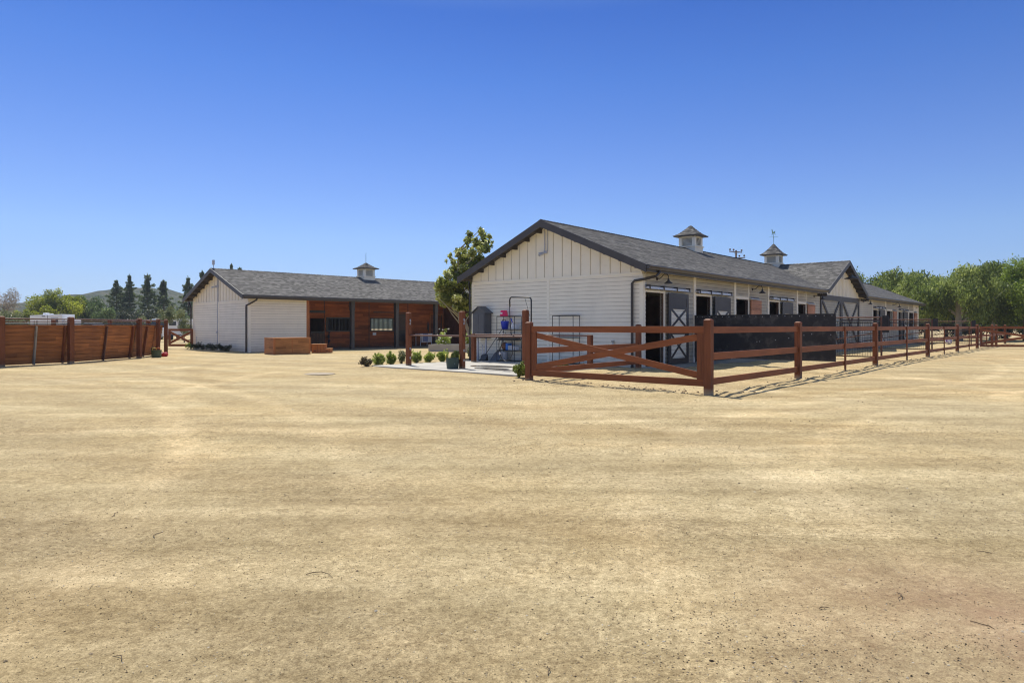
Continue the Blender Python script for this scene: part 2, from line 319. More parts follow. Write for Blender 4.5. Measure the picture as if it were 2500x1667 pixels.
def groundmat():
    m,n,b=newmat('decomposed_granite'); t=N(n,'ShaderNodeTexCoord'); v=t.outputs['Object']
    c0=(.47,.365,.215)
    big=nz(n,v,.10,5,.6,(.35,1.2,1)); strk=nz(n,v,1.1,7,.7,(.28,1.7,1)); mid=nz(n,v,.9,6,.6); fine=nz(n,v,26,6,.75); gr=nz(n,v,120,3,.8)
    col=ramp(n,big,[(.3,(.398,.318,.188)),(.5,(.430,.358,.217)),(.68,(.450,.383,.243))])
    def mul(col,fac,lo,hi,a=.3,bq=.7):
        x=N(n,'ShaderNodeMix',data_type='RGBA',blend_type='MULTIPLY'); x.inputs[0].default_value=1; L(n,col,x.inputs[6]); L(n,ramp(n,fac,[(a,lo),(bq,hi)]),x.inputs[7]); return x.outputs[2]
    col=mul(col,strk,(.90,.89,.87),(1.05,1.05,1.05),.36,.62)
    col=mul(col,mid,(.90,.88,.84),(1.08,1.09,1.10))
    spk=nz(n,v,48,4,.85); clod=nz(n,v,5.5,7,.75)
    col=mul(col,clod,(.84,.82,.78),(1.10,1.10,1.10),.36,.60)
    rough=ramp(n,nz(n,v,.42,5,.6,(.45,1.5,1)),[(.42,(.12,.12,.12)),(.66,(.6,.6,.6))])
    def mixf(col,fac,lo,hi,a,bq):
        x=N(n,'ShaderNodeMix',data_type='RGBA',blend_type='MULTIPLY'); L(n,rough,x.inputs[0]); L(n,col,x.inputs[6]); L(n,ramp(n,fac,[(a,lo),(bq,hi)]),x.inputs[7]); return x.outputs[2]
    col=mul(col,fine,(.84,.82,.79),(1.20,1.20,1.19),.36,.62); col=mul(col,spk,(.5,.46,.42),(1.10,1.10,1.10),.28,.42)
    col=mixf(col,fine,(.76,.73,.70),(1.20,1.20,1.19),.38,.60); col=mixf(col,spk,(.50,.46,.42),(1.16,1.16,1.16),.34,.48)
    col=mixf(col,nz(n,v,16,5,.8),(.84,.81,.78),(1.08,1.08,1.08),.40,.55)
    col=mul(col,gr,(.6,.58,.55),(1.3,1.3,1.3),.3,.7)
    # wheel tracks: pale compacted bands
    dist=N(n,'ShaderNodeMapping'); dist.inputs['Rotation'].default_value=(0,0,R(33)); L(n,v,dist.inputs[0])
    wv=N(n,'ShaderNodeTexWave',wave_type='BANDS',bands_direction='Y'); wv.inputs['Scale'].default_value=.16; wv.inputs['Distortion'].default_value=3.5; wv.inputs['Detail'].default_value=4; wv.inputs['Detail Scale'].default_value=.6
    L(n,dist.outputs[0],wv.inputs['Vector']); col=mul(col,wv.outputs['Fac'],(.95,.94,.93),(1.05,1.05,1.05),.2,.9)
    def mth(op,*a):
        q=N(n,'ShaderNodeMath',operation=op)
        for i,z in enumerate(a):
            if isinstance(z,(int,float)): q.inputs[i].default_value=z
            else: L(n,z,q.inputs[i])
        return q.outputs[0]
    sx=N(n,'ShaderNodeSeparateXYZ'); L(n,v,sx.inputs[0]); wob=mth('MULTIPLY',mth('SUBTRACT',nz(n,v,.22,3,.5),.5),2.2); ed=mth('MULTIPLY',mth('SUBTRACT',nz(n,v,3.5,4,.7),.5),.35)
    def track(dist,period,wd):
        p=mth('PINGPONG',mth('ADD',mth('ADD',dist,wob),ed),period); return ramp(n,p,[(0,(1,1,1)),(wd,(1,1,1)),(wd*1.9,(0,0,0)),(1,(0,0,0))])
    # turning circles of vehicles in the yard, and a lane running along the paddock fence
    for (cx,cy,per,wd,lo,hi) in ((1.5,17,2.3,.16,(1,1,1),(1.16,1.16,1.18)),(-9,5,2.9,.2,(1,1,1),(1.12,1.12,1.14)),(9,28,3.4,.2,(1,1,1),(.92,.90,.87)),(-3,30,1.9,.13,(1,1,1),(.93,.91,.88))):
        r_=mth('SQRT',mth('ADD',mth('POWER',mth('SUBTRACT',sx.outputs[0],cx),2.0),mth('POWER',mth('SUBTRACT',sx.outputs[1],cy),2.0)))
        f=mth('MULTIPLY',track(r_,per,wd),ramp(n,nz(n,v,.16,2,.5,None),[(.42,(0,0,0)),(.56,(1,1,1))])); col=mul(col,f,lo,hi,0,1)
    def streaks(rot,sx_,sy_,lo,hi,a,bq,fac=None):
        mp=N(n,'ShaderNodeMapping'); mp.inputs['Rotation'].default_value=(0,0,R(rot)); mp.inputs['Scale'].default_value=(sx_,sy_,1); L(n,v,mp.inputs[0])
        f=ramp(n,nz(n,mp.outputs[0],1.0,6,.6),[(a,(0,0,0)),(bq,(1,1,1))])
        x=N(n,'ShaderNodeMix',data_type='RGBA',blend_type='MULTIPLY')
        if fac is None: x.inputs[0].default_value=1
        else: L(n,fac,x.inputs[0])
        L(n,col,x.inputs[6]); L(n,ramp(n,f,[(0,lo),(1,hi)]),x.inputs[7]); return x.outputs[2]
    for (cx,cy,ra) in ((-6,38,27.6),(-6,38,29.3),(-25,-2,23.2),(-25,-2,24.9),(12,3,9.6),(12,3,11.2)):
        r_=mth('SQRT',mth('ADD',mth('POWER',mth('SUBTRACT',sx.outputs[0],cx),2.0),mth('POWER',mth('SUBTRACT',sx.outputs[1],cy),2.0)))
        e_=mth('ABSOLUTE',mth('ADD',mth('SUBTRACT',r_,ra),mth('ADD',mth('MULTIPLY',wob,.12),mth('MULTIPLY',ed,.7)))); f=mth('MULTIPLY',ramp(n,e_,[(.07,(1,1,1)),(.26,(0,0,0))]),ramp(n,nz(n,v,.3,4,.6),[(.36,(.15,.15,.15)),(.55,(1,1,1))])); col=mul(col,f,(1,1,1),(1.16,1.16,1.18),0,1)
    perp=mth('SUBTRACT',mth('MULTIPLY',mth('SUBTRACT',sx.outputs[0],4.08),.7411),mth('MULTIPLY',mth('SUBTRACT',sx.outputs[1],13.6),.6714))
    lane=ramp(n,mth('ABSOLUTE',mth('SUBTRACT',mth('ADD',perp,mth('MULTIPLY',wob,.5)),4.2)),[(0,(1,1,1)),(.9,(.2,.2,.2)),(1,(0,0,0))]); col=mul(col,lane,(1,1,1),(1.08,1.09,1.11),0,1)
    near=ramp(n,mth('DIVIDE',mth('ABSOLUTE',mth('SUBTRACT',perp,3.5)),14.0),[(.25,(1,1,1)),(.6,(0,0,0))])
    col=streaks(-47.8,.05,2.6,(.89,.88,.86),(1.07,1.07,1.08),.38,.62,near)
    col=streaks(11,.09,1.6,(.94,.93,.92),(1.04,1.04,1.05),.36,.62)
    # reddish earth patch in the near right of the yard and grey gravel patches
    mp=N(n,'ShaderNodeMapping'); mp.inputs['Location'].default_value=(-2.2,-2.9,0); L(n,v,mp.inputs[0])
    gm=N(n,'ShaderNodeMapping'); gm.inputs['Scale'].default_value=(.62,.62,1); L(n,mp.outputs[0],gm.inputs[0])
    gd=N(n,'ShaderNodeTexGradient',gradient_type='SPHERICAL'); L(n,gm.outputs[0],gd.inputs[0])
    pm=N(n,'ShaderNodeMath',operation='MULTIPLY'); L(n,gd.outputs['Fac'],pm.inputs[0]); L(n,nz(n,v,1.3,5,.6),pm.inputs[1])
    fr=ramp(n,pm.outputs[0],[(.05,(0,0,0)),(.30,(.28,.28,.28)),(.5,(.6,.6,.6))])
    x=N(n,'ShaderNodeMix',data_type='RGBA'); L(n,fr,x.inputs[0]); L(n,col,x.inputs[6]); x.inputs[7].default_value=(.31,.185,.125,1)
    x2=N(n,'ShaderNodeMix',data_type='RGBA',blend_type='MULTIPLY'); x2.inputs[0].default_value=1
    L(n,x.outputs[2],x2.inputs[6]); L(n,ramp(n,nz(n,v,.33,4,.6),[(.36,(.93,.94,.96)),(.5,(1,1,1)),(.66,(1.04,1.01,.96))]),x2.inputs[7])
    L(n,x2.outputs[2],b.inputs['Base Color']); b.inputs['Roughness'].default_value=.95; b.inputs['Specular IOR Level'].default_value=.15
    ad=mth('ADD',nz(n,v,9,8,.78),nz(n,v,42,6,.85))
    ad=mth('MULTIPLY',ad,mth('ADD',mth('MULTIPLY',rough,.8),.5))
    bump(n,b,ad,.7,.035); return m
gnd=make_ground(); gnd.data.materials.append(groundmat())
def stones():
    rng=np.random.default_rng(5); V=[];Fc=[]
    base=np.array([(1,0,0),(-1,0,0),(0,1,0),(0,-1,0),(0,0,1),(0,0,-1),(.7,.7,.1),(-.7,.6,.2)],float)
    fo=[(0,6,4),(6,2,4),(2,7,4),(7,1,4),(1,3,4),(3,0,4),(0,3,5),(3,1,5),(1,7,5),(7,2,5),(2,6,5),(6,0,5)]
    cl=[(rng.uniform(0,1)**.6*.85*q-.15*q*(k%3==0)*3,q) for k,q in enumerate(rng.uniform(2,16,34))]
    for i in range(9500):
        if i%3:
            c=cl[rng.integers(len(cl))]; x,y=c[0]+rng.normal()*.12*c[1],c[1]+rng.normal()*.09*c[1]
        else:
            y=1.6+12*rng.random()**1.6; x=rng.uniform(-.95,.95)*y
        if y<1.2: continue
        if x>.6 and rng.random()<.0: continue
        s=rng.uniform(.0025,.0065) if rng.random()<.96 else rng.uniform(.0065,.012)
        s*=.8+.03*y
        q=base*s*rng.uniform(.6,1.3,(8,3)); q[:,2]*=.65
        z=gh(x,y)+s*.1; b=len(V); V+= [(x+a[0],y+a[1],z+a[2]) for a in q]; Fc+=[tuple(b+k for k in f) for f in fo]
    me=bpy.data.meshes.new('pebbles'); me.from_pydata(V,[],Fc); me.update()
    m,n,b=newmat('pebble_stone'); g=N(n,'ShaderNodeNewGeometry'); L(n,ramp(n,g.outputs['Random Per Island'],[(0,(.05,.04,.03)),(.45,(.17,.13,.085)),(.85,(.36,.28,.18)),(1,(.6,.55,.45))]),b.inputs['Base Color']); b.inputs['Roughness'].default_value=.95; b.inputs['Specular IOR Level'].default_value=.1
    me.materials.append(m); o=bpy.data.objects.new('pebbles',me); COL.objects.link(o)
    tag(o,'small loose pebbles scattered over the sandy yard','pebbles',kind='stuff')
    # fine grit, each grain a real chip of stone
    Ng=52000; rg=np.random.default_rng(11); gy=1.7+8.3*rg.random(Ng)**1.25; gx=rg.uniform(-.9,.9,Ng)*gy
    keep=np.array([noise.noise(Vector((a*.55,b*.9,4)))+.5*noise.noise(Vector((a*2.1,b*2.6,9)))>rg.uniform(-.45,.35) for a,b in zip(gx,gy)]); gx=gx[keep]; gy=gy[keep]; Ng=len(gx)
    gz=np.array([gh(a,b) for a,b in zip(gx,gy)]); sz=rg.uniform(.0012,.0034,Ng)*(.75+.11*gy)
    oc=np.array([(1,0,0),(-1,0,0),(0,1,0),(0,-1,0),(0,0,.8),(0,0,-.6)],float); off_=oc[None]*sz[:,None,None]*rg.uniform(.6,1.4,(Ng,6,3))
    VV=(off_+np.stack([gx,gy,gz+sz*.3],1)[:,None,:]).reshape(-1,3); f8=np.array([(0,2,4),(2,1,4),(1,3,4),(3,0,4),(2,0,5),(1,2,5),(3,1,5),(0,3,5)]); FF=(f8[None]+np.arange(Ng)[:,None,None]*6).reshape(-1)
    me=bpy.data.meshes.new('grit'); me.vertices.add(len(VV)); me.vertices.foreach_set('co',VV.reshape(-1)); me.loops.add(len(FF)); me.loops.foreach_set('vertex_index',FF.astype(np.int32)); me.polygons.add(Ng*8); me.polygons.foreach_set('loop_start',np.arange(0,Ng*24,3,dtype=np.int32)); me.update(calc_edges=True)
    m,n,b=newmat('grit_stone'); g=N(n,'ShaderNodeNewGeometry'); L(n,ramp(n,g.outputs['Random Per Island'],[(0,(.14,.105,.06)),(.35,(.28,.22,.13)),(.8,(.46,.38,.24)),(1,(.68,.62,.5))]),b.inputs['Base Color']); b.inputs['Roughness'].default_value=.9; b.inputs['Specular IOR Level'].default_value=.2
    me.materials.append(m); o=bpy.data.objects.new('grit',me); COL.objects.link(o); tag(o,'fine stone grit covering the near part of the sandy yard','grit',kind='stuff')
    mb=MB(); rr=random.Random(4)
    for i in range(26):
        y=1.7+9*rr.random()**1.5; x=rr.uniform(-.75,.75)*y; a=rr.uniform(0,6.3); l=rr.uniform(.05,.17); pts=[]
        for k in range(5):
            pts.append((x+math.cos(a)*l*k/4,y+math.sin(a)*l*k/4,gh(x,y)+.006+.004*math.sin(k))); a+=rr.uniform(-.35,.35)
        mb.tube(pts,[.0022,.0025,.0022,.0018,.001],5)
    o=mb.build('twigs',M('dry_twig',(.12,.085,.05),.9,.3)); tag(o,'thin dry twigs lying on the sandy yard','twigs',kind='stuff')
    mb=MB()
    for i in range(260):   # clods pushed up under the fence and gate
        t=rr.random()
        if i<150: s=rr.random()*30; x,y=4.08+.6714*s,13.6+.7411*s; q=rr.gauss(-.18,.16); x+=.7411*q*-1; y+=.6714*q
        else: s=rr.random()*5; x,y=4.08-.7526*s,13.6+.6585*s; q=rr.gauss(.1,.22); x+=.66*q; y+=.75*q
        r=rr.uniform(.012,.035); mb.lathe([(r*.2,-.3*r),(r,0),(r*rr.uniform(.6,.9),r*.5),(r*.2,r*.8)],(x,y,gh(x,y)),6)
    o=mb.build('clods',M('earth_clod',(.30,.22,.13),.95,.3)); tag(o,'crumbled earth clods along the foot of the paddock fence','clods',kind='stuff')
stones()
# ------------------------------------------------------------------ roofs and barns
PITCH=.434; ROWH=.143
def slope(mb,x0,x1,ya,za,yb,zb,axis='x',e=ROWH,mi=0,t=.009):
    """courses of shingles from the eave line (ya,za) up to (yb,zb); the eave runs along axis from x0 to x1"""
    Lh=math.hypot(yb-ya,zb-za); n=max(1,round(Lh/e)); dy=(yb-ya)/n; dz=(zb-za)/n; nl=math.hypot(dy,dz); ny,nz_=-dz/nl*(1 if dy>0 else 1),dy/nl
    if nz_<0: ny,nz_=-ny,-nz_
    def pt(x,y,z): return (x,y,z) if axis=='x' else (y,x,z)
    for i in range(n):
        y0,z0=ya+dy*i,za+dz*i; y1,z1=y0+dy,z0+dz; v0=i*e
        a=(y0+ny*t,z0+nz_*t)
        mb.face([pt(x0,*a),pt(x1,*a),pt(x1,y1,z1),pt(x0,y1,z1)],mi,[(x0,v0+.001),(x1,v0+.001),(x1,v0+e*.97),(x0,v0+e*.97)])
        mb.face([pt(x0,y0,z0),pt(x1,y0,z0),pt(x1,*a),pt(x0,*a)],mi,[(x0,v0+.01)]*4)
def ridgecap(mb,x0,x1,y,z,axis='x',mi=0):
    x=x0; k=0
    while x<x1:
        b=min(x1,x+.2)
        def pt(a,bb,c): return (a,bb,c) if axis=='x' else (bb,a,c)
        for sg in (-1,1):
            mb.face([pt(x,y,z+.035),pt(x,y+sg*.14,z+.035-.14*PITCH),pt(b,y+sg*.14,z+.02-.14*PITCH),pt(b,y,z+.02)],mi,[(k*.165,9.9+.143*(k%5))]*4)
        x=b;k+=1
def cupola(parent,x,y,zr,top_h=1.3,vane=None,base=None):
    s=.45; zb=zr-.30
    m=MB(); m.box(x-s,x+s,y-s,y+s,zb,zr+.10,0)
    for k in range(9):
        for a,b in ((-1,0),(0,-1)):
            q=-s+.1*k+.05
            if a: m.box(x-s-.008,x-s,y+q-.008,y+q+.008,zb,zr+.06,0)
            else: m.box(x+q-.008,x+q+.008,y-s-.008,y-s,zb,zr+.06,0)
    m.box(x-s-.05,x+s+.05,y-s-.05,y+s+.05,zr+.10,zr+.15,0)
    for sx in (-1,1):
        for sy in (-1,1): m.box(x+sx*(s-.09)-.09*(sx<0)*0-.08,x+sx*(s-.09)+.08,y+sy*(s-.09)-.08,y+sy*(s-.09)+.08,zr+.15,zr+.66,0)
    m.box(x-s+.01,x+s-.01,y-s+.01,y+s-.01,zr+.58,zr+.66,0)
    c=m.build('cupola',[mtrim],parent)
    m=MB()
    m.box(x-s+.1,x+s-.1,y-s+.1,y+s-.1,zr+.15,zr+.58,1)
    for k in range(7):
        z=zr+.18+k*.057
        for sx in (-1,1):
            m.hexa([(x+sx*(s-.10),y-s+.16,z+.04),(x+sx*(s-.10),y+s-.16,z+.04),(x+sx*(s-.03),y+s-.16,z),(x+sx*(s-.03),y-s+.16,z),(x+sx*(s-.10),y-s+.16,z+.052),(x+sx*(s-.10),y+s-.16,z+.052),(x+sx*(s-.03),y+s-.16,z+.012),(x+sx*(s-.03),y-s+.16,z+.012)],0)
            m.hexa([(x-s+.16,y+sx*(s-.10),z+.04),(x+s-.16,y+sx*(s-.10),z+.04),(x+s-.16,y+sx*(s-.03),z),(x-s+.16,y+sx*(s-.03),z),(x-s+.16,y+sx*(s-.10),z+.052),(x+s-.16,y+sx*(s-.10),z+.052),(x+s-.16,y+sx*(s-.03),z+.012),(x-s+.16,y+sx*(s-.03),z+.012)],0)
    m.build('louver',[mtrim,msof],c)
    m=MB(); e=.64; z0=zr+.66; z1=zr+top_h; nn=4
    m.box(x-e,x+e,y-e,y+e,z0-.03,z0+.025,1)
    # flared pyramid roof in shingle courses
    hh=z1-z0; prof=[(e+.02,z0+.02),(.46,z0+.22*hh),(.30,z0+.47*hh),(.15,z0+.74*hh),(.02,z1)]
    for i in range(len(prof)-1):
        (a,za),(b,zb2)=prof[i],prof[i+1]
        for kk in range(2):
            f0,f1=kk/2,(kk+1)/2; ra=a+(b-a)*f0+.012; rb=a+(b-a)*f1; q0=za+(zb2-za)*f0; q1=za+(zb2-za)*f1; V=.15*(i*2+kk)
            for (dx,dy) in ((1,0),(0,1),(-1,0),(0,-1)):
                px,py=-dy,dx
                m.face([(x+dx*ra-px*ra,y+dy*ra-py*ra,q0+.012),(x+dx*ra+px*ra,y+dy*ra+py*ra,q0+.012),(x+dx*rb+px*rb,y+dy*rb+py*rb,q1),(x+dx*rb-px*rb,y+dy*rb-py*rb,q1)],0,[(-ra+dx*3,V+.01),(ra+dx*3,V+.01),(rb+dx*3,V+.13),(-rb+dx*3,V+.13)])
                m.face([(x+dx*ra-px*ra,y+dy*ra-py*ra,q0-.005),(x+dx*ra+px*ra,y+dy*ra+py*ra,q0-.005),(x+dx*ra+px*ra,y+dy*ra+py*ra,q0+.012),(x+dx*ra-px*ra,y+dy*ra-py*ra,q0+.012)],0)
    m.build('cupola_roof',[mroof,mdark],c)
    if vane:
        m=MB(); z=z1-.04
        m.tube([(x,y,z),(x,y,z+vane*.62)],.014,6); m.lathe([(0,0),(.035,.03),(0,.07)],(x,y,z+vane*.33),8)
        if vane>.9:
            for t in range(4):
                a=t*math.pi/2+.4; m.tube([(x,y,z+vane*.42),(x+.24*math.cos(a),y+.24*math.sin(a),z+vane*.42)],.008,5); m.lathe([(0,-.02),(.02,0),(0,.02)],(x+.24*math.cos(a),y+.24*math.sin(a),z+vane*.42),6)
        # horse silhouette plate with thickness, seen nearly end-on
        hs=[(-.22,0),(-.16,.16),(-.20,.30),(-.12,.30),(-.02,.24),(.08,.26),(.14,.40),(.20,.50),(.27,.44),(.24,.36),(.20,.22),(.24,.04),(.18,.0),(.13,.14),(0,.15),(-.1,.14),(-.15,.0)]
        a=TR+1.1; zb=z+vane*.52; k=.85 if vane>.9 else .8
        for sgn in (-1,1):
            off=(-math.sin(a)*.012*sgn,math.cos(a)*.012*sgn)
            # local frame is the barn's
            pts=[(x+math.cos(.95)*px*k+off[0],y+math.sin(.95)*px*k+off[1],zb+pz*k) for px,pz in hs]
            m.face(pts if sgn>0 else pts[::-1])
        for i in range(len(hs)):
            p,q=hs[i],hs[(i+1)%len(hs)]; o1=(-math.sin(a)*.012,math.cos(a)*.012)
            P0=[(x+math.cos(.95)*u[0]*k+s2*o1[0],y+math.sin(.95)*u[0]*k+s2*o1[1],zb+u[1]*k) for u in (p,q) for s2 in (-1,1)]
            m.face([P0[0],P0[1],P0[3],P0[2]])
        m.build('weathervane',[mcopper],c)
    return c
def gable_trim(mb,xf,W_,zr,ov,e,board=.24,th=.04,dirx=-1,pitch=PITCH,axis='x',c=None):
    """rake boards under the roof edge at plane xf (thickness toward dirx), centre at W_/2 unless c"""
    c=W_/2 if c is None else c; hw=W_/2+e
    for sg in (-1,1):
        y1=c+sg*hw; z1=zr-pitch*hw
        def pt(x,y,z): return (x,y,z) if axis=='x' else (y,x,z)
        x0,x1=sorted((xf,xf+dirx*th))
        P=[pt(x0,c,zr-board),pt(x1,c,zr-board),pt(x1,y1,z1-board),pt(x0,y1,z1-board),pt(x0,c,zr-.005),pt(x1,c,zr-.005),pt(x1,y1,z1-.005),pt(x0,y1,z1-.005)]
        mb.hexa(P,0)
def door_leaf(parent,x0,x1,z0=.06,z1=2.58,y=-.10,white=True):
    m=MB(); fw=.17; t0,t1=y-.045,y
    m.box(x0,x0+fw,t0,t1,z0,z1); m.box(x1-fw,x1,t0,t1,z0,z1)
    m.box(x0+fw,x1-fw,t0,t1,z0,z0+.20); m.box(x0+fw,x1-fw,t0,t1,1.12,1.36); m.box(x0+fw,x1-fw,t0+.008,t1,2.10,z1-.17); m.box(x0+fw,x1-fw,t0,t1,z1-.17,z1); m.box(x0+fw,x1-fw,t0,t1,2.02,2.14-.04)
    o=m.build('sliding_door',[mdark],parent,bev=.004)
    m=MB(); m.box(x0+fw-.01,x1-fw+.01,y-.015,y+.01,z0+.1,2.12)
    m.lapy(x0+fw,x1-fw,z0+.2,2.05,y-.015,mi=0,t=.015,gm=1); m.build('door_panel',[mw,mgapshade],o)
    m=MB()
    for a,b in ((z0+.2,1.12),(1.36,2.03)):
        for p,q in (((x0+fw,a),(x1-fw,b)),((x0+fw,b),(x1-fw,a))):
            m.beam((p[0],y-.034,p[1]),(q[0],y-.034,q[1]),.018 if p[1]==a else .0175,.085,up=(0,0,1))
    m.build('cross_brace',[mdark],o)
    return o
def track(parent,x0,x1,z=2.72):
    m=MB(); m.box(x0,x1,-.17,-.03,z-.035,z+.03); m.hexa([(x0,-.18,z-.05),(x1,-.18,z-.05),(x1,-.02,z+.02),(x0,-.02,z+.02),(x0,-.18,z-.035),(x1,-.18,z-.035),(x1,-.02,z+.075),(x0,-.02,z+.075)])
    o=m.build('door_track',[mgalv],parent)
    n=4
    for i in range(n):
        x=x0+.08+(x1-x0-.2)*i/(n-1); MB().box(x,x+.035,-.195,-.01,z-.055,z+.09).build('bracket',[mbrown],o)
    return o
def lamp(parent,x,z=3.05,y=0):
    m=MB(); n=14
    m.tube([(x,y-.0,z),(x,y-.04,z)],.055,12)
    pts=[(x,y-.03,z),(x,y-.12,z),(x,y-.20,z+.05),(x,y-.28,z+.13),(x,y-.35,z+.165),(x,y-.42,z+.14),(x,y-.455,z+.07),(x,y-.46,z-.02)]
    m.tube(pts,.014,8); o=m.build('wall_lamp',[mbrown],parent,smooth=True)
    m=MB(); m.lathe([(.03,0),(.035,-.06),(.05,-.085),(.13,-.15),(.145,-.175),(.138,-.175),(.04,-.09),(.0,-.085)],(x,y-.46,z-.01),18); m.build('lamp_shade',[mbrown],o,smooth=True)
    return o
def gable_front(parent,Wd,zr,zband,x=0,pitch=PITCH,th=.14,mid=True,ev=0,conduit=None):
    """camera-facing end wall: laps below the band, boards and battens above"""
    m=MB(); m.box(x,x+.12,0,Wd,-.1,zband,1)
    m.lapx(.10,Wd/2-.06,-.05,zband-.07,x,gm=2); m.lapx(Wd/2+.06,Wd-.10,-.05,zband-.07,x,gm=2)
    o=m.build('siding_wall',[mw,mtrim,mgapshade],parent); o['label']='white horizontal lap siding of the gable end'
    c=Wd/2; zt=lambda y: zr-th-pitch*abs(y-c)
    m=MB()
    for sg in (-1,1):
        ya,yb=(0,c) if sg<0 else (c,Wd)
        m.hexa([(x,ya,zband),(x+.12,ya,zband),(x+.12,yb,zband),(x,yb,zband),(x,ya,zt(ya)),(x+.12,ya,zt(ya)),(x+.12,yb,zt(yb)),(x,yb,zt(yb))],0)
    n=int(Wd/.42); 
    for i in range(n+1):
        y=.05+i*(Wd-.1)/n; m.box(x-.026,x+.002,y-.022,y+.022,zband-.01,zt(y)-.005,0); m.box(x-.003,x+.001,y-.036,y+.036,zband-.005,zt(y)-.012,1)  # wider strip behind each batten: its edge shade, painted as colour
    m.build('batten_wall',[mw,mgapshade],parent)
    m=MB(); m.box(x-.028,x-.001,0,Wd,zband-.07,zband,0)
    m.box(x-.030,x+.13,-.030,.10,-.1,zband-.072,0); m.box(x-.030,x,Wd-.10,Wd+.028,-.1,zband-.072,0); m.box(x-.026,x-.001,c-.06,c+.06,-.05,zband-.071,0)
    m.build('corner_trim',[mtrim],parent)
def outlookers(mb,x0,x1,Wd,zr,th=.14,pitch=PITCH,axis='x',c=None,sides=(-1,1)):
    c=Wd/2 if c is None else c
    for sg in sides:
        k=.35
        while k<Wd/2+.3:
            y=c+sg*k; z=zr-th-pitch*k
            a=(x0,y-.045,z-.13,x1,y+.045,z+.01)
            if axis=='x': mb.box(x0,x1,y-.045,y+.045,z-.13,z+.01)
            else: mb.box(y-.045,y+.045,x0,x1,z-.13,z+.01)
            k+=.61
def downspout(parent,pts,r=.045):
    m=MB(); m.tube(pts,r,10); m.tube([pts[-1],(pts[-1][0],pts[-1][1],.0)],r+.008,10); o=m.build('downspout',[mbrown],parent,smooth=False); return o
# ---------------- right barn
RB=thing('stable_barn','white long stable barn at right with charcoal trim, cupolas and a cross gable','barn',(C1[0],C1[1],0),TR)
LEN=48.2; WD=8.0; ZR=5.345; OV=.467; EV=.415; TH=.14; ZB=3.24
ZE=ZR-PITCH*(4+EV)
gable_front(RB,WD,ZR,ZB)
doors=[(.18,1.42),(4.0,5.25),(11.7,12.95),(31.75,33.05),(39.9,41.2)]
wins=[(7.82,9.12),(15.8,17.0),(35.95,37.6),(44.1,45.9)]
ops=[(a,b,-.1,2.57) for a,b in doors]+[(a,b,1.25,2.57) for a,b in wins]
m=MB()
ZWT=ZR-TH-PITCH*4-.0
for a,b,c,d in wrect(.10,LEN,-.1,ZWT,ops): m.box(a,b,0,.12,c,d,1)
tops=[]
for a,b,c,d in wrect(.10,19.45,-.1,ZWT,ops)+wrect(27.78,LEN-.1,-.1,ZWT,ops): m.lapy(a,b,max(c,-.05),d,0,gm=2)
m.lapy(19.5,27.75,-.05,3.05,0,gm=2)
o=m.build('siding_wall',[mw,min_,mgapshade],RB); o['label']='white lap siding of the long side wall'
for a,b in ((3.77,3.97),(7.58,7.78),(11.46,11.66),(15.53,15.75),(31.4,31.6),(35.35,35.6),(39.62,39.85),(43.8,44.05),(LEN-.14,LEN+.03)): MB().box(a,b,-.03,.0,-.1,ZWT-.002).build('pilaster',[mtrim],RB)
for a,b in wins:
    m=MB(); m.box(b,b+.10,-.026,-.001,2.69,ZWT-.004); m.box(a-.02,b+.1,-.027,-.001,2.58,2.69); m.box(b,b+.09,-.026,.11,1.15,2.579); m.box(a,b,-.04,.115,1.17,1.249); m.build('window_frame',[mtrim],RB)
for a,b in doors:
    m=MB(); m.box(b,b+.10,-.028,.118,-.1,2.64); m.box(a-.02,b,-.028,.118,2.572,2.64); m.build('door_frame',[mtrim],RB)
for i,(a,b) in enumerate(doors):
    door_leaf(RB,b+.18,b+.18+1.52); track(RB,a-.08,b+1.82)
for a,b in wins:
    m=MB(); wd=1.22
    for k in range(7): m.box(b+.17,b+.17+wd,-.095,-.055,1.22+.193*k+.004,1.22+.193*(k+1)-.004)
    m.box(b+.19,b+.27,-.055,-.035,1.22,2.56); m.box(b+wd,b+wd+.08,-.055,-.035,1.22,2.56)
    s=m.build('shutter',[mshut],RB,bev=.003)
    m=MB(); m.hexa([(b+.1,-.12,2.60),(b+1.2,-.12,2.60),(b+1.2,-.01,2.64),(b+.1,-.01,2.64),(b+.1,-.12,2.63),(b+1.2,-.12,2.63),(b+1.2,-.01,2.72),(b+.1,-.01,2.72)]); m.build('shutter_track',[mgalv],s)
for x in (.95,9.6,18.4,28.9,37.9,47.1): lamp(RB,x)
# big double door under the cross gable
m=MB(); y0,y1=-.075,-.03
m.box(19.48,27.77,y0-.004,y1,3.03,3.2)
dd=m.build('double_door',[mdark],RB)
for a,b in ((19.48,23.60),(23.62,27.77)):
    m=MB(); m.box(a,a+.22,y0,y1,.02,3.03); m.box(b-.22,b,y0,y1,.02,3.03); m.box(a+.22,b-.22,y0,y1,.02,.24); m.box(a+.22,b-.22,y0,y1,2.90,3.028)
    for p,q in (((a+.2,2.98),(b-.2,.2)),((b-.2,2.98),(a+.2,.2))):
        m.beam((p[0],-.058 if p[0]<q[0] else -.056,p[1]),(q[0],-.058 if p[0]<q[0] else -.056,q[1]),.03,.17)
    m.build('door_frame',[mdark],dd)
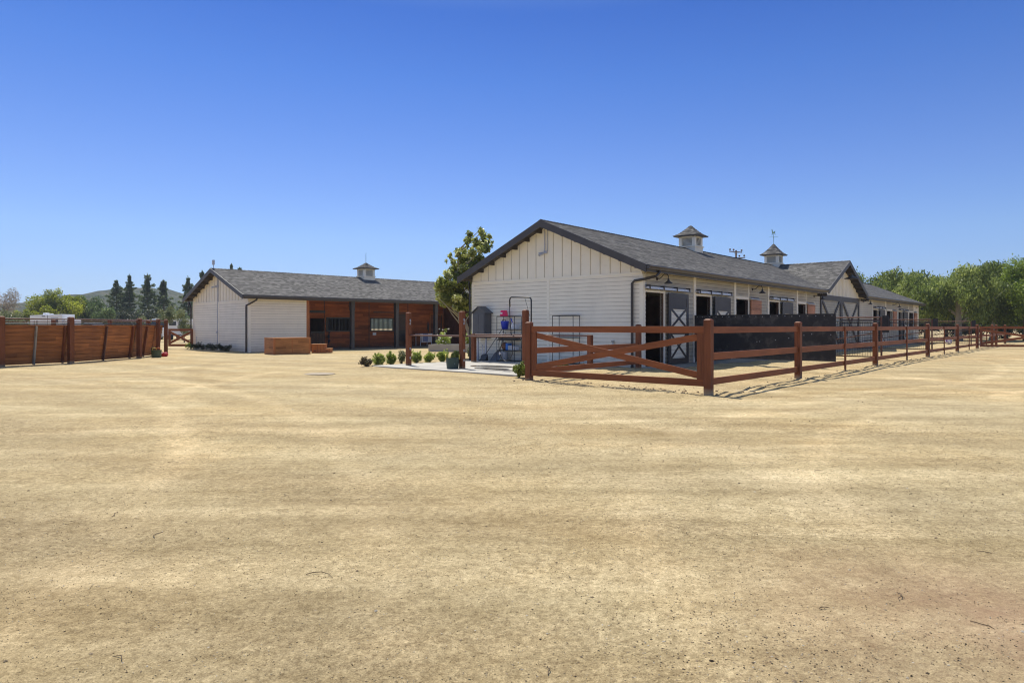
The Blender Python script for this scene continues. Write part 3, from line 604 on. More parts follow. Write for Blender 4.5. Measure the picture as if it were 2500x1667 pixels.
# cross gable wall with battens
CC=23.65; CW=8.7; CE=CW/2; YF=-.51
m=MB(); zt=lambda x: ZR-TH-PITCH*abs(x-CC)
for a,b in ((19.5,CC),(CC,27.8)):
    m.hexa([(a,-.03,3.2),(b,-.03,3.2),(b,.1,3.2),(a,.1,3.2),(a,-.03,zt(a)),(b,-.03,zt(b)),(b,.1,zt(b)),(a,.1,zt(a))])
x=19.75
while x<27.7: m.box(x-.02,x+.02,-.05,-.03,3.2,zt(x)-.004); x+=.3
m.build('batten_wall',[mw],RB)['label']='vertical boards and battens of the cross gable'
lm=MB(); lm.tube([(CC,-.03,4.62),(CC,-.4,4.72),(CC,-.62,4.62),(CC,-.62,4.5)],.018,8); lm=lm.build('wall_lamp',[mbrown],RB,smooth=True)
q=MB(); q.lathe([(.05,0),(.10,-.08),(.38,-.2),(.42,-.25),(.31,-.24),(.05,-.1),(0,-.09)],(CC,-.62,4.5),20); q.build('lamp_shade',[mbrown],lm,smooth=True)
# far gable wall, left wall, floor and stall partitions
m=MB(); m.box(LEN-.12,LEN,0.121,WD,-.1,ZB)
for sg in (-1,1):
    ya,yb=(0,4) if sg<0 else (4,8); z=lambda y: ZR-TH-PITCH*abs(y-4)
    m.hexa([(LEN-.12,ya,ZB),(LEN,ya,ZB),(LEN,yb,ZB),(LEN-.12,yb,ZB),(LEN-.12,ya,z(ya)),(LEN,ya,z(ya)),(LEN,yb,z(yb)),(LEN-.12,yb,z(yb))])
for a,b,c,d in wrect(.12,LEN-.12,-.1,ZWT,[(1.1,2.0,1.2,2.2),(2.2,2.7,1.2,2.2)]): m.box(a,b,WD-.12,WD,c,d)
m.build('back_wall',[mtrim],RB)
m=MB()
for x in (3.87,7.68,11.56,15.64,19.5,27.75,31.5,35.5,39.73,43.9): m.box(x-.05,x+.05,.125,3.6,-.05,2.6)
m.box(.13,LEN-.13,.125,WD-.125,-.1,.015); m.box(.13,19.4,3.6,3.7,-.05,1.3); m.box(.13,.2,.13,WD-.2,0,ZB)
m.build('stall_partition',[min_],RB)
# roof
m=MB()
for (xa,xb,yy) in ((-OV,19.55,-EV),(27.75,LEN+OV,-EV),(19.551,27.749,.14)):
    za=ZR-PITCH*(4-yy); slope(m,xa,xb,yy,za,4,ZR)
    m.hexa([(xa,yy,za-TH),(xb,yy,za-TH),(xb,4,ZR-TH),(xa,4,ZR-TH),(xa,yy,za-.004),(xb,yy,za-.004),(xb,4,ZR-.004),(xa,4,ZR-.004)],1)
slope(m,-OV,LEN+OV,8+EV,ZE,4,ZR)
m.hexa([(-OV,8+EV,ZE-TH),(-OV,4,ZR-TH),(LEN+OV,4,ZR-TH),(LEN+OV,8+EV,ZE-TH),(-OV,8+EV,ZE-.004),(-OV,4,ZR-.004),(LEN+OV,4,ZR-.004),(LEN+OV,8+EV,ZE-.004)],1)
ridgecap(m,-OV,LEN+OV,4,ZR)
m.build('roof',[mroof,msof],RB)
m=MB(); zc=ZR+.004
for sg in (-1,1):
    slope(m,YF,4.0,CC+sg*CE,zc-PITCH*CE,CC,zc,axis='y')
    m.hexa([(CC+sg*CE,YF,zc-PITCH*CE-TH),(CC+sg*CE,3.9,zc-PITCH*CE-TH),(CC,3.9,zc-TH),(CC,YF,zc-TH),(CC+sg*CE,YF,zc-PITCH*CE-.004),(CC+sg*CE,3.9,zc-PITCH*CE-.004),(CC,3.9,zc-.004),(CC,YF,zc-.004)],1)
ridgecap(m,YF,4.0,CC,zc,axis='y')
m.build('cross_gable_roof',[mroof,msof],RB)
for a,k in (((-OV,WD,ZR+.01,OV,EV),{}),((LEN+OV,WD,ZR+.01,OV,EV),dict(dirx=1)),((YF,CW,ZR+.02,0,0),dict(axis='y',c=CC))):
    m=MB(); gable_trim(m,*a,board=.27,**k); m.build('rake_board',[mdark],RB)
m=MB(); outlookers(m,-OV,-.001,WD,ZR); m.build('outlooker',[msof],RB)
m=MB(); outlookers(m,YF,-.031,CW,ZR,axis='y',c=CC); m.build('outlooker',[msof],RB)
x=.6; m=MB()
while x<LEN:
    if x>19.3 and x-.61<=19.3: m.build('rafter_tail',[msof],RB); m=MB()
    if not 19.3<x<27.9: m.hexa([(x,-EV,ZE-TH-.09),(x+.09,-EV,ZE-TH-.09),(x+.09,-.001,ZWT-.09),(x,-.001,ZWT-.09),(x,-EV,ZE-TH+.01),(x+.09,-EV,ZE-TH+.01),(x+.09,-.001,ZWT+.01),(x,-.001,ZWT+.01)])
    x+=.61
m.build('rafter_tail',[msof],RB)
for xa,xb in ((-OV-.0,19.28),(28.02,LEN+OV)):
    m=MB(); y=-EV; z=ZE-.03
    m.box(xa,xb,y-.02,y,z-.2,z-.0,1)
    pr=[(0,0),(-.11,0),(-.125,-.02),(-.115,-.05),(-.09,-.09),(-.085,-.12),(0,-.12)]
    for i in range(len(pr)-1):
        (p,q),(r_,s_)=pr[i],pr[i+1]; m.face([(xa,y-.021+p,z+q),(xb,y-.021+p,z+q),(xb,y-.021+r_,z+s_),(xa,y-.021+r_,z+s_)],0)
    for xx in (xa,xb): m.face([(xx,y-.021+p,z+q) for p,q in pr],0)
    m.build('gutter',[mgut,mdark],RB)
downspout(RB,[(.30,-.48,3.30),(.28,-.48,3.2),(.1,-.46,3.07),(-.10,-.15,2.98),(-.10,.25,2.94),(-.10,.34,2.86),(-.10,.34,.06)])
downspout(RB,[(.25,8.46,3.26),(-.07,8.1,2.95),(-.07,8.08,.05)],.04)
cupola(RB,11.8,4,ZR-.02,1.23); cupola(RB,23.65,4,ZR+.0,1.40,vane=1.15)
# security camera and conduit on the gable
m=MB()
for y in (4.03,4.16): m.tube([(-.03,y,4.22),(-.03,y,5.0)],.016,6)
m.box(-.07,-.02,4.04,4.16,4.14,4.24); m.tube([(-.06,4.12,4.18),(-.14,4.17,4.14),(-.27,4.24,4.06)],[.03,.042,.045],10); m.tube([(-.06,4.15,4.19),(-.08,4.28,4.17)],.02,8); m.tube([(-.08,4.27,4.17),(-.10,4.38,4.15)],[.03,.045],10)
m.tube([(-.27,4.24,4.06),(-.273,4.242,4.058)],.03,10,mi=1)
m.build('security_camera',[mpale,mblk],RB)
m=MB()   # faucet and pipe stub on the right of the gable
m.tube([(-.03,1.1,.3),(-.03,1.1,.82)],.014,6); m.tube([(-.02,1.1,.82),(-.12,1.1,.82),(-.14,1.1,.76)],.018,6); m.box(-.13,-.07,1.05,1.15,.87,.9,1); m.tube([(-.1,1.1,.82),(-.1,1.1,.88)],.01,6)
m.build('faucet',[mpale,mblk],RB)
# ---------------- left barn
LB=thing('shed_row_barn','white barn at left with a grey shingle roof and an orange timber porch','barn',(C2[0],C2[1],0),TL)
ZR2=4.79; P2=.378; TH2=.13; LEN2=22.0; ZE2=ZR2-P2*4.415; ZB2=2.87; ZW2=ZR2-TH2-P2*4
gable_front(LB,8,ZR2,ZB2,pitch=P2,th=TH2)
m=MB(); m.box(.1,3.43,0,.12,-.1,ZW2,1); m.lapy(.10,3.43,-.05,ZW2,0,gm=2); m.build('siding_wall',[mw,mtrim,mgapshade],LB)
PD=2.95
m=MB()
bops=[(5.28,6.24,-.1,1.93),(6.43,8.30,1.09,1.97),(9.77,11.64,1.09,1.97),(11.75,12.75,-.1,2.27),(14.97,16.1,-.1,2.27)]
for a,b,c,d in wrect(3.3,16.3,-.1,ZR2-TH2-P2*(4-PD)-.02,bops):
    m.box(a,b,PD,PD+.1,c,d,1); m.lapy(a,b,max(c,-.05),d,PD,e=.15,t=.010,g=.009)
m.box(3.31,3.43,.13,PD,-.1,3.1,0); m.box(16.2,16.32,PD+.101,7.8,-.1,3.1,0)
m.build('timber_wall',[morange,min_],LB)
m=MB(); m.box(3.431,3.62,-.02,.15,-.05,ZW2-.19,0); m.build('corner_post',[morangez],LB,bev=.004)
for x in (3.45+6.27-3.45,9.65,12.92,16.2): 
    m=MB(); m.box(x-.02,x+.02,PD-.03,PD-.008,0,3.2); m.build('wall_batten',[msof],LB)
for x in (6.55,9.87,13.15,16.45,19.7):
    m=MB(); m.box(x-.11,x+.11,-.02,.20,-.05,ZW2-.19); m.box(x-.13,x+.13,-.04,.22,ZW2-.75,ZW2-.195); m.build('porch_post',[mdark],LB,bev=.005)
m=MB(); m.box(3.432,LEN2,-.0,.18,ZW2-.188,ZW2+.04); m.build('porch_beam',[msof],LB)
# grilles
for a,b,c in ((6.43,8.30,False),(9.77,11.64,True)):
    m=MB(); y=PD-.02
    m.box(a-.03,a+.05,y-.03,y+.03,1.06,2.0); m.box(b-.05,b+.03,y-.03,y+.03,1.06,2.0); m.box(a+.05,b-.05,y-.03,y+.03,1.92,2.0); m.box(a+.05,b-.05,y-.03,y+.03,1.06,1.13)
    if not c: m.box((a+b)/2-.02,(a+b)/2+.02,y-.03,y+.03,1.13,1.92)
    k=a+.12
    while k<b-.07: m.tube([(k,y,1.12),(k,y,1.93)],.026,6); k+=.105
    m.build('stall_grille',[mblk],LB)
m=MB(); y=PD-.04    # dutch door and sliding door
m.box(5.28,6.24,y,y+.04,.03,1.06); 
for k in range(9): m.box(5.33+.1*k,5.335+.1*k+.06,y-.012,y,.1,.98,1)
m.box(5.28,6.24,y-.015,y,1.0,1.08)
m.build('stall_door',[mblk,min_],LB); MB().box(5.2,6.3,y-.05,y+.02,2.27,2.42).build('door_track',[mblk],LB)
m=MB(); m.box(11.72,12.72,y-.03,y+.01,.05,2.3); m.box(11.85,12.6,y-.04,y-.03,.35,1.15,1); MB().box(10.0,12.8,y-.05,y+.02,2.36,2.42).build('door_track',[mblk],LB)
m.build('sliding_door',[M('dark_stained_door',(.06,.035,.03),.5,.2),mblk],LB)
m=MB(); m.box(14.9,14.97,PD-.05,PD+.12,0,2.35); m.box(16.1,16.17,PD-.05,PD+.12,0,2.35); m.box(14.97,16.1,PD-.05,PD+.12,2.27,2.35); m.build('door_frame',[morangez],LB)
m=MB(); m.box(9.95,10.22,PD-.03,PD-.01,.80,.98); m.build('notice',[mwhp],LB)
m=MB(); m.box(16.45,16.6,.3,5.4,-.1,3.1); m.box(16.6,LEN2,3.4,3.5,-.1,3.2); m.build('alley_wall',[M('dark_red_timber',(.14,.05,.035),.7,.25)],LB)
m=MB()
for a,b,c,d in wrect(.12,LEN2,-.1,ZW2,[(13.1,15.6,1.0,2.3)]): m.box(a,b,7.88,8.0,c,d)
m.box(LEN2-.12,LEN2,0.2,7.87,-.1,3)
m.build('back_wall',[mtrim],LB)
m=MB(); m.box(3.5,LEN2,.3,7.8,-.1,.02); m.build('porch_floor',[M('porch_earth',(.26,.21,.15),.9,.15)],LB)
m=MB(); 
for x in (6.3,9.6): m.box(x-.05,x+.05,PD+.11,7.8,0,2.4)
m.build('stall_partition',[min_],LB)
m=MB()
for ya,za in ((-EV,ZE2),(8+EV,ZE2)):
    slope(m,-OV,LEN2+.4,ya,za,4,ZR2)
    m.hexa([(-OV,ya,za-TH2),(LEN2+.4,ya,za-TH2),(LEN2+.4,4,ZR2-TH2),(-OV,4,ZR2-TH2),(-OV,ya,za-.004),(LEN2+.4,ya,za-.004),(LEN2+.4,4,ZR2-.004),(-OV,4,ZR2-.004)],1)
ridgecap(m,-OV,LEN2+.4,4,ZR2)
m.build('roof',[mroof,msof],LB)
m=MB(); gable_trim(m,-OV,8,ZR2+.01,OV,EV,board=.25,pitch=P2); m.build('rake_board',[mdark],LB)
m=MB(); outlookers(m,-OV,-.001,8,ZR2,TH2,P2); m.build('rafter_tail',[msof],LB)
m=MB(); m.box(-OV,LEN2,-EV-.02,-EV,ZE2-.22,ZE2-.02,1); m.box(-OV,LEN2,-EV-.13,-EV-.021,ZE2-.14,ZE2-.03,0); m.build('gutter',[mgut,mdark],LB,bev=.01)
downspout(LB,[(.30,-.48,2.98),(.25,-.46,2.85),(.0,-.12,2.62),(-.1,.05,2.55),(-.1,.06,2.45),(-.1,.06,.05)])
downspout(LB,[(-.1,8.5,3.0),(-.1,8.25,2.75),(-.1,8.1,2.6),(-.1,8.1,.05)],.045)
cupola(LB,10.1,4,ZR2-.03,1.09,vane=.75)
m=MB()
m.tube([(-.03,4.12,0),(-.03,4.12,4.5)],.022,6); m.tube([(-.025,3.98,2.8),(-.025,3.98,4.5)],.012,6); m.box(-.1,-.01,4.07,4.19,1.0,1.14); m.box(-.08,-.01,3.98,4.3,3.68,3.82); m.tube([(-.08,4.2,3.76),(-.3,4.3,3.68)],.045,8)
m.build('conduit',[mpale],LB)
m=MB(); m.tube([(-.3,4.0,ZR2),(-.3,4.02,ZR2+.28)],.02,6); m.box(-.36,-.26,3.93,4.09,ZR2+.22,ZR2+.5); m.build('antenna',[mpale],LB)
m=MB(); m.tube([(-.05,7.3,0),(-.05,7.3,.75),(-.05,7.42,.78)],.015,6); m.build('faucet',[mpale],LB)
bx,by=W(6.55,PD-.08,C2,UL_)
t=MB()
for k in range(5): t.tube([(0.03*k,-.02*k%.03,1.05),(.05-.04*k,-.03,.75),(-.05+.04*k,-.02,.45),(0,-.03,.2+.05*k)],.02,6)
tag(t.build('bridle',[mblk],loc=(bx,by,0),rz=TL),'black bridle straps hanging below the left barred stall window','bridle')
bx,by=W(14.7,PD-.08,C2,UL_)
t=MB()
for k in range(4): t.tube([(0,0,1.75),(.04-.03*k,-.03,1.5),(.05-.04*k,-.03,1.2),(0.02*k,-.02,.95+.06*k)],.022,6)
tag(t.build('halter',[mblk],loc=(bx,by,0),rz=TL),'black halter hanging beside the open doorway of the porch','halter')
bx,by=W(13.55,1.9,C2,UL_)
t=thing('folding_table','white table with a blue cloth on the porch','table',(bx,by,0),TL)
m=MB(); m.box(-.55,.55,-.3,.3,.86,.9); m.build('table_top',[mwhp],t)
for a,b in ((-.5,-.26),(.5,-.26),(-.5,.26),(.5,.26)): m=MB(); m.tube([(a,b,0),(a,b,.87)],.02,6); m.build('leg',[mwhp],t)
m=MB(); m.box(-.45,.5,-.31,-.29,.28,.86); m.build('front_panel',[mpale],t)
m=MB(); m.box(-.3,.12,-.34,-.315,.35,.91); m.box(-.3,.12,-.34,.1,.905,.915); m.build('cloth',[P('blue_cloth',(.16,.2,.36),.8)],t)
# ------------------------------------------------------------------ slab, planter, drain
def local_thing(name,label,cat,x,y,z=0,group=None): q=W(x,y); return thing(name,label,cat,(q[0],q[1],z),TR,group)
m=MB(); m.box(-5.43,-.03,.9,7.6,-.08,.035); o=m.build('concrete_pad',[mconc],loc=(C1[0],C1[1],0),rz=TR,bev=.01); o['kind']='structure'
m=MB()
for cx,cy,rx,ry,sd in ((-3.0,4.1,.45,1.0,1),(-3.9,3.3,.35,.7,2),(-4.2,2.6,.2,.6,3)):
    pts=[]; 
    for k in range(28):
        a=k*math.pi/14; rr=1+.35*noise.noise(Vector((math.cos(a)*1.3,math.sin(a)*1.3,sd*7))); pts.append((cx+rx*rr*math.cos(a),cy+ry*rr*math.sin(a),.0385+.0015*sd))
    m.face(pts)
o=m.build('puddle',[mwet],loc=(C1[0],C1[1],0),rz=TR); o['kind']='stuff'; tag(o,'dark wet patches on the concrete wash pad','puddle')
m=MB(); m.box(-.5,LEN-2,-1.05,-.04,-.06,.045); o=m.build('apron',[M('apron_concrete',(.31,.285,.24),.85,.12,1.5,6)],loc=(C1[0],C1[1],0),rz=TR); o['kind']='structure'
p=G(781,v=914); m=MB(); m.lathe([(.42,0),(.44,.012),(.40,.02),(.0,.02)],(0,0,0),32); o=m.build('drain_cover',[M('dusty_iron',(.34,.28,.2),.85,.25)],loc=(p[0],p[1],gh(*p)+.0)); tag(o,'flat grey round drain cover set in the sandy yard','drain cover')
pa=Vector(G(1045.8,v=858.4)); pdir=Vector(G(1152,v=860.5))-pa; pang=math.atan2(pdir.y,pdir.x)
t=thing('raised_planter','low concrete planter wall in front of the porch','planter',(pa.x,pa.y,0),pang)
m=MB(); m.box(0,4.5,0,.15,-.05,.40); m.box(0,4.5,1.6,1.75,-.05,.40); m.box(0,.15,.151,1.6,-.05,.398); m.box(4.35,4.5,.151,1.6,-.05,.398); m.build('planter_wall',[mconcp],t,bev=.008)
m=MB(); m.box(.151,4.349,.151,1.599,.1,.35); m.build('soil',[mdirtm],t)
# wooden storage box and mounting steps by the left barn
pb=G(668,v=866); t=thing('storage_box','long low box of orange brown boards standing before the left barn','box',(pb[0],pb[1],0),math.atan2(1.2,1.44))
m=MB(); m.box(.02,1.88,.02,1.28,.0,.78,0); 
m.build('box_side',[mbox],t)
m=MB(); 
for k in range(6): m.box(0,.02,.1,1.2,.135*k+.004,.135*(k+1)-.002)
m.build('end_boards',[mboxy],t,bev=.002)
m=MB()
for k in range(6): m.box(.1,1.8,0,.018,.135*k+.004,.135*(k+1)-.002)
m.build('front_boards',[mbox],t,bev=.002)
m=MB(); m.box(-.01,1.91,-.01,1.31,.80,.835); m.build('lid',[mbox],t,bev=.004)
m=MB()
for a,b in ((-.004,-.004),(1.80,-.004),(-.004,1.2)): m.box(a,a+.1,b,b+.1,0,.80)
m.box(.92,.96,-.006,.0,.05,.72); m.build('corner_batten',[morangez],t,bev=.003)
pb=G(760.2,v=861.8); t=thing('mounting_steps','two low orange timber steps beside the storage box','steps',(pb[0],pb[1],0),R(6))
m=MB(); m.box(0,.68,0,.7,0,.44); m.box(.681,.98,0,.7,0,.20); m.box(.32,.325,-.004,0,.0,.44,1); m.box(.12,.22,-.004,0,.10,.13,1); m.box(.75,.85,-.004,0,.08,.11,1); m.build('riser',[morangez,mblk],t)
m=MB(); m.box(-.03,.70,-.03,.73,.44,.475); m.box(.70,1.0,-.03,.73,.20,.235); m.build('tread',[mbox],t,bev=.004)
# ------------------------------------------------------------------ hitching rails, racks and wash gear
t=local_thing('hitching_rail','tall three-post hitching rail on the front of the concrete pad','hitching rail',-4.45,0)
for y in (6.77,4.08,1.39):
    m=MB(); m.post(0,y,-.05,1.9,.15); m.build('post',[mstainz],t,bev=.006)
m=MB(); m.tube([(0,6.7,1.09),(0,1.45,1.09)],.028,10); m.build('pipe_rail',[mpipe],t)
for y in (6.77,4.08):
    m=MB()
    for z in (1.62,1.5,.62,.3): m.box(-.02,.02,y-.086,y-.076,z-.04,z+.04)
    m.tube([(0,y-.085,1.65),(0,y-.12,1.62),(0,y-.12,1.56),(0,y-.085,1.54)],.008,6); m.build('tie_ring',[mgalv],t)
t=local_thing('hitching_rail','low two-post hitching rail close to the gable wall','hitching rail',-1.35,0)
for y in (6.6,1.19):
    m=MB(); m.box(-.075,.075,y-.075,y+.075,-.05,1.12); m.build('post',[mstainz],t,bev=.006)
m=MB(); m.tube([(0,6.55,1.09),(0,1.2,1.09)],.028,10); m.build('pipe_rail',[mpipe],t)
t=local_thing('storage_cabinet','dark grey plastic cabinet with a peaked roof on the gable wall','cabinet',0,0)
m=MB(); m.box(-.44,-.03,6.9,7.55,.93,1.93); m.hexa([(-.44,6.9,1.93),(-.03,6.9,1.93),(-.03,7.55,1.93),(-.44,7.55,1.93),(-.44,7.2,2.17),(-.03,7.2,2.17),(-.03,7.25,2.17),(-.44,7.25,2.17)]); m.build('body',[mgreyp],t,bev=.01)
m=MB()
for a,b in ((6.92,7.22),(7.235,7.53)): m.box(-.465,-.441,a,b,.97,1.9)
m.box(-.475,-.465,7.16,7.3,1.02,1.06); m.build('door',[mgreyp],t,bev=.006)
m=MB()
for sg in (-1,1): m.hexa([(-.5,7.225,2.18),(-.01,7.225,2.18),(-.01,7.225+sg*.40,1.92),(-.5,7.225+sg*.40,1.92),(-.5,7.225,2.215),(-.01,7.225,2.215),(-.01,7.225+sg*.40,1.955),(-.5,7.225+sg*.40,1.955)])
m.build('lid',[mgreyp],t)
m=MB(); m.box(-.3,-.24,6.95,7.0,.035,.929); m.box(-.3,-.24,7.4,7.45,.035,.929); m.build('leg',[mpale],t)
def rack(label,y0,y1,shelves):
    t=local_thing('wire_rack',label,'rack',0,0,group='wire racks against the gable wall')
    for a in (-.5,-.1):
        for b in (y0,y1): m=MB(); m.tube([(a,b,.035),(a,b,1.8)],.013,6); m.build('upright',[mblk],t)
    for z in shelves:
        m=MB(); m.beam((-.5,y0,z),(-.5,y1,z),.016,.03); m.beam((-.1,y0,z),(-.1,y1,z),.016,.03); m.beam((-.5,y0,z),(-.1,y0,z),.016,.03); m.beam((-.5,y1,z),(-.1,y1,z),.016,.03)
        if 0.2<z<1.7:
            k=y0+.05
            while k<y1: m.tube([(-.5,k,z+.012),(-.1,k,z+.012)],.004,4); k+=.06
        m.build('shelf',[mblk],t)
rack('black wire rack filled with buckets and wash bottles',5.25,6.17,(.07,.47,.88,1.28,1.79))
rack('nearly empty black wire rack behind the cross-braced gate',2.5,3.42,(.07,1.79,1.0))
def lbl(mb,name,mats,label,cat,x,y,z,rz=0,smooth=False,group=None,bev=0):
    q=W(x,y); o=mb.build(name,mats,loc=(q[0],q[1],z),rz=TR+rz,smooth=smooth,bev=bev); return tag(o,label,cat,group)
lbl(MB().lathe([(.155,0),(.16,.02),(.13,.215),(.12,.225),(0,.225)],n=20).box(-.155,-.13,-.05,.05,.08,.14,1),'bucket',[mpink,mwhp],'pink bucket turned upside down on the rack top','bucket',-.3,5.98,1.806)
t=thing('tub','blue rubber tub on the upper rack shelf','tub',(*W(-.3,5.93),1.30),TR)
MB().lathe([(.12,0),(.125,0),(.165,.30),(.175,.31),(.165,.315),(.15,.30),(.11,.02),(0,.02)],n=22).build('tub_body',[mblue],t,smooth=True)
MB().tube([(-.05,.1,.3),(-.05,.05,.37),(-.05,-.05,.37),(-.05,-.1,.3)],.015,6).build('handle',[mblk],t)
t=thing('spray_bottle','white jug with a blue brush handle on the upper shelf','jug',(*W(-.35,5.48),1.30),TR)
MB().lathe([(.055,0),(.06,.02),(.06,.17),(.025,.22),(.025,.25),(0,.25)],n=14).build('bottle_body',[mwhp],t,smooth=True)
MB().tube([(0,0,.22),(0,.09,.42)],.018,8).build('brush_handle',[mblue],t)
lbl(MB().box(-.1,.1,-.09,.09,0,.2),'plastic_box',[mpale],'pale grey plastic box at the right of the upper shelf','box',-.3,5.34,1.30,bev=.006)
lbl(MB().box(-.17,.17,-.42,.42,0,.015).box(-.17,-.155,-.42,.42,.015,.13).box(.155,.17,-.42,.42,.015,.13).box(-.155,.155,-.42,-.405,.015,.13).box(-.155,.155,.405,.42,.015,.13),'tray',[mblk],'long black tray on the middle shelf of the rack','tray',-.3,5.71,.90)
for i,(y,h,mm,lb) in enumerate(((6.0,.25,mwhp,'tall white bottle at the left end of the black tray'),(5.88,.2,mblk,'short black bottle in the black tray'),(5.6,.22,mpale,'grey bottle in the middle of the black tray'),(5.4,.24,mwhp,'white bottle at the right end of the black tray'))):
    lbl(MB().lathe([(.035,0),(.035,h*.6),(.014,h*.8),(.014,h),(0,h)],n=10).box(-.03,.01,-.01,.01,h,h+.03,1),'bottle',[mm,mblk],lb,'bottle',-.32,y,.917,group='bottles in the black tray')
lbl(MB().lathe([(.05,0),(.12,.05),(.14,.14),(.11,.25),(.04,.3),(0,.3)],n=14),'feed_bag',[mbrn],'round brown leather bag on the lower shelf','bag',-.3,5.93,.49,smooth=True)
lbl(MB().box(-.12,.12,-.055,.055,0,.26),'plastic_box',[mlblue],'narrow light blue box on the lower shelf','box',-.3,5.73,.49,bev=.006)
t=MB(); t.box(-.09,.09,-.1,.1,0,.015); 
for k in range(5):
    for z in (.04,.09,.14): t.box(-.095,-.08,-.1,.1,z-.03,z-.012)
    t.box(-.096,-.079,-.1+.045*k,-.08+.045*k,.0,.17)
t.box(.08,.095,-.1,.1,0,.17); t.box(-.08,.08,-.1,-.09,0,.17); t.box(-.08,.08,.09,.1,0,.17)
lbl(t,'basket',[mwhp],'small white slotted basket on the lower shelf','basket',-.32,5.56,.49)
lbl(MB().box(-.1,.1,-.1,.1,0,.15),'basket',[mpale],'plain grey basket at the right of the lower shelf','basket',-.3,5.37,.49,bev=.01)
t=thing('bucket','grey bucket standing under the lowest rack shelf','bucket',(*W(-.32,5.93),.09),TR)
MB().lathe([(.1,0),(.105,0),(.135,.31),(.14,.32),(.125,.32),(.1,.02),(0,.02)],n=20).build('bucket_body',[mpale],t,smooth=True)
MB().tube([(-.13,-.03,.3),(-.15,0,.15),(-.13,.06,.05)],.005,5).build('handle',[mblk],t)
# dustpan and scoop shovel leaning on the wall
t=local_thing('dustpan','black upright dustpan with a long leaning handle','dustpan',-.45,6.95,.036)
m=MB(); m.hexa([(-.12,-.17,0),(-.12,.17,0),(.1,.17,0),(.1,-.17,0),(-.04,-.15,.05),(-.04,.15,.05),(.1,.15,.25),(.1,-.15,.25)]); m.build('pan',[mblk],t)
MB().tube([(.08,0,.2),(.25,-.75,1.22)],.013,6).build('handle',[mblk],t)
t=local_thing('scoop_shovel','large grey scoop shovel leaning against the rack','shovel',-.58,6.33,.036)
m=MB(); n=9
for i in range(n-1):
    for j in range(7):
        def sp_(i,j):
            a=(i/(n-1)-.5)*2; b=j/7; w_=.24*min(1,(1.15-b)*2.2)*(.8+.2*(1-b)); return (.10+.22*b+.05*(1-a*a)-.02,a*w_-.12*b,b*.44)
        m.face([sp_(i,j),sp_(i+1,j),sp_(i+1,j+1),sp_(i,j+1)])
m.build('blade',[mgreyp],t,smooth=True)
MB().tube([(.31,-.12,.4),(.36,-.2,.95)],.016,8).build('handle',[mpale],t)
# wash boom and hose at the right-hand hitching post
t=local_thing('wash_boom','bent black overhead boom pipe holding a wash hose','wash boom',-4.45,0)
MB().tube([(.1,1.25,.03),(.1,1.25,2.18),(.1,1.27,2.24),(.1,1.33,2.27),(.1,2.02,2.30),(.1,2.08,2.28),(.1,2.11,2.2),(.1,2.10,2.0)],.022,8).build('boom_pipe',[mblk],t,smooth=True)
MB().tube([(.1,1.5,2.26),(.1,1.3,1.7)],.006,5).build('stay',[mblk],t)
hp=[(2.10,2.0),(2.07,1.5),(2.02,1.1),(1.97,.8),(1.97,.58),(2.08,.40),(2.25,.33),(2.42,.40),(2.52,.6),(2.54,.85),(2.50,1.05),(2.44,1.13),(2.38,1.1),(2.38,.95),(2.47,.75),(2.50,.62)]
MB().tube([(.08,a,b) for a,b in hp],.014,7).build('hose',[mblk],t,smooth=True)
MB().lathe([(.01,0),(.03,.03),(.03,.06),(.01,.1)],(.08,2.5,.52),10).build('nozzle',[mpale],t)
# PVC standpipe by the left corner
lbl(MB().tube([(0,0,0),(0,0,.62)],.02,8).tube([(0,0,.6),(-.06,0,.6)],.016,6).box(-.05,.05,-.04,.04,.1,.2,1).tube([(0,0,.3),(0,-.2,.3),(0,-.2,0)],.015,6),'standpipe',[mwhp,mblk],'white water standpipe beside the low hitching post','standpipe',-.15,7.28,.036)
# ------------------------------------------------------------------ tubs
def tub(name,label,u,v,r,h,mat,ropes,ropm,extra=None):
    p=G(u,v=v); t=thing(name,label,'tub',(p[0],p[1]+r,gh(p[0],p[1]+r)+.0),.3)
    MB().lathe([(r*.82,0),(r*.84,0),(r*.97,h*.93),(r*1.04,h*.95),(r*1.04,h),(r*.95,h),(r*.8,.03),(0,.03)],n=28).build('tub_body',[mat],t,smooth=False)
    for (a,mm) in ropes:
        c,s=math.cos(a)*r*.97,math.sin(a)*r*.97
        MB().tube([(c-s*.3,s+c*.3,h*.9),(c-s*.2,s+c*.2,h*1.22),(c,s,h*1.35),(c+s*.2,s-c*.2,h*1.22),(c+s*.3,s-c*.3,h*.9)],.013,7).build('rope_handle',[mm],t,smooth=True)
    if extra: MB().lathe([(.0,-.004),(.02,0),(.0,.006)],(0,0,0),10).build('emblem',[mwhp],t,loc=(.02,-r*.93,h*.5))
    return t
t_=tub('rubber_tub','dark green tub with yellow rope handles by the hitching post',1103.5,903.5,.225,.34,mgreen,((math.pi-.3,myel),(-.3,myel)),None,True); t_.location.z=.037
tub('rubber_tub','olive tub holding yellow and orange ropes by the round pen',375,874,.225,.34,mgreen2,((2.6,mblk),),None)
p=G(375,v=874)
for i,(dx,mm,lb) in enumerate(((-.09,myel,'coiled yellow rope in the olive tub'),(.08,mor,'coiled orange rope in the olive tub'))):
    pts=[(dx+.085*math.cos(a)+.01*math.sin(3*a),.0+.03*math.sin(2*a),.36+.09*math.sin(a)) for a in [k*math.pi/8 for k in range(34)]]
    tag(MB().tube(pts,.013,7).build('rope',[mm],loc=(p[0],p[1]+.22,0),smooth=True),lb,'rope')
p=G(398,v=871)
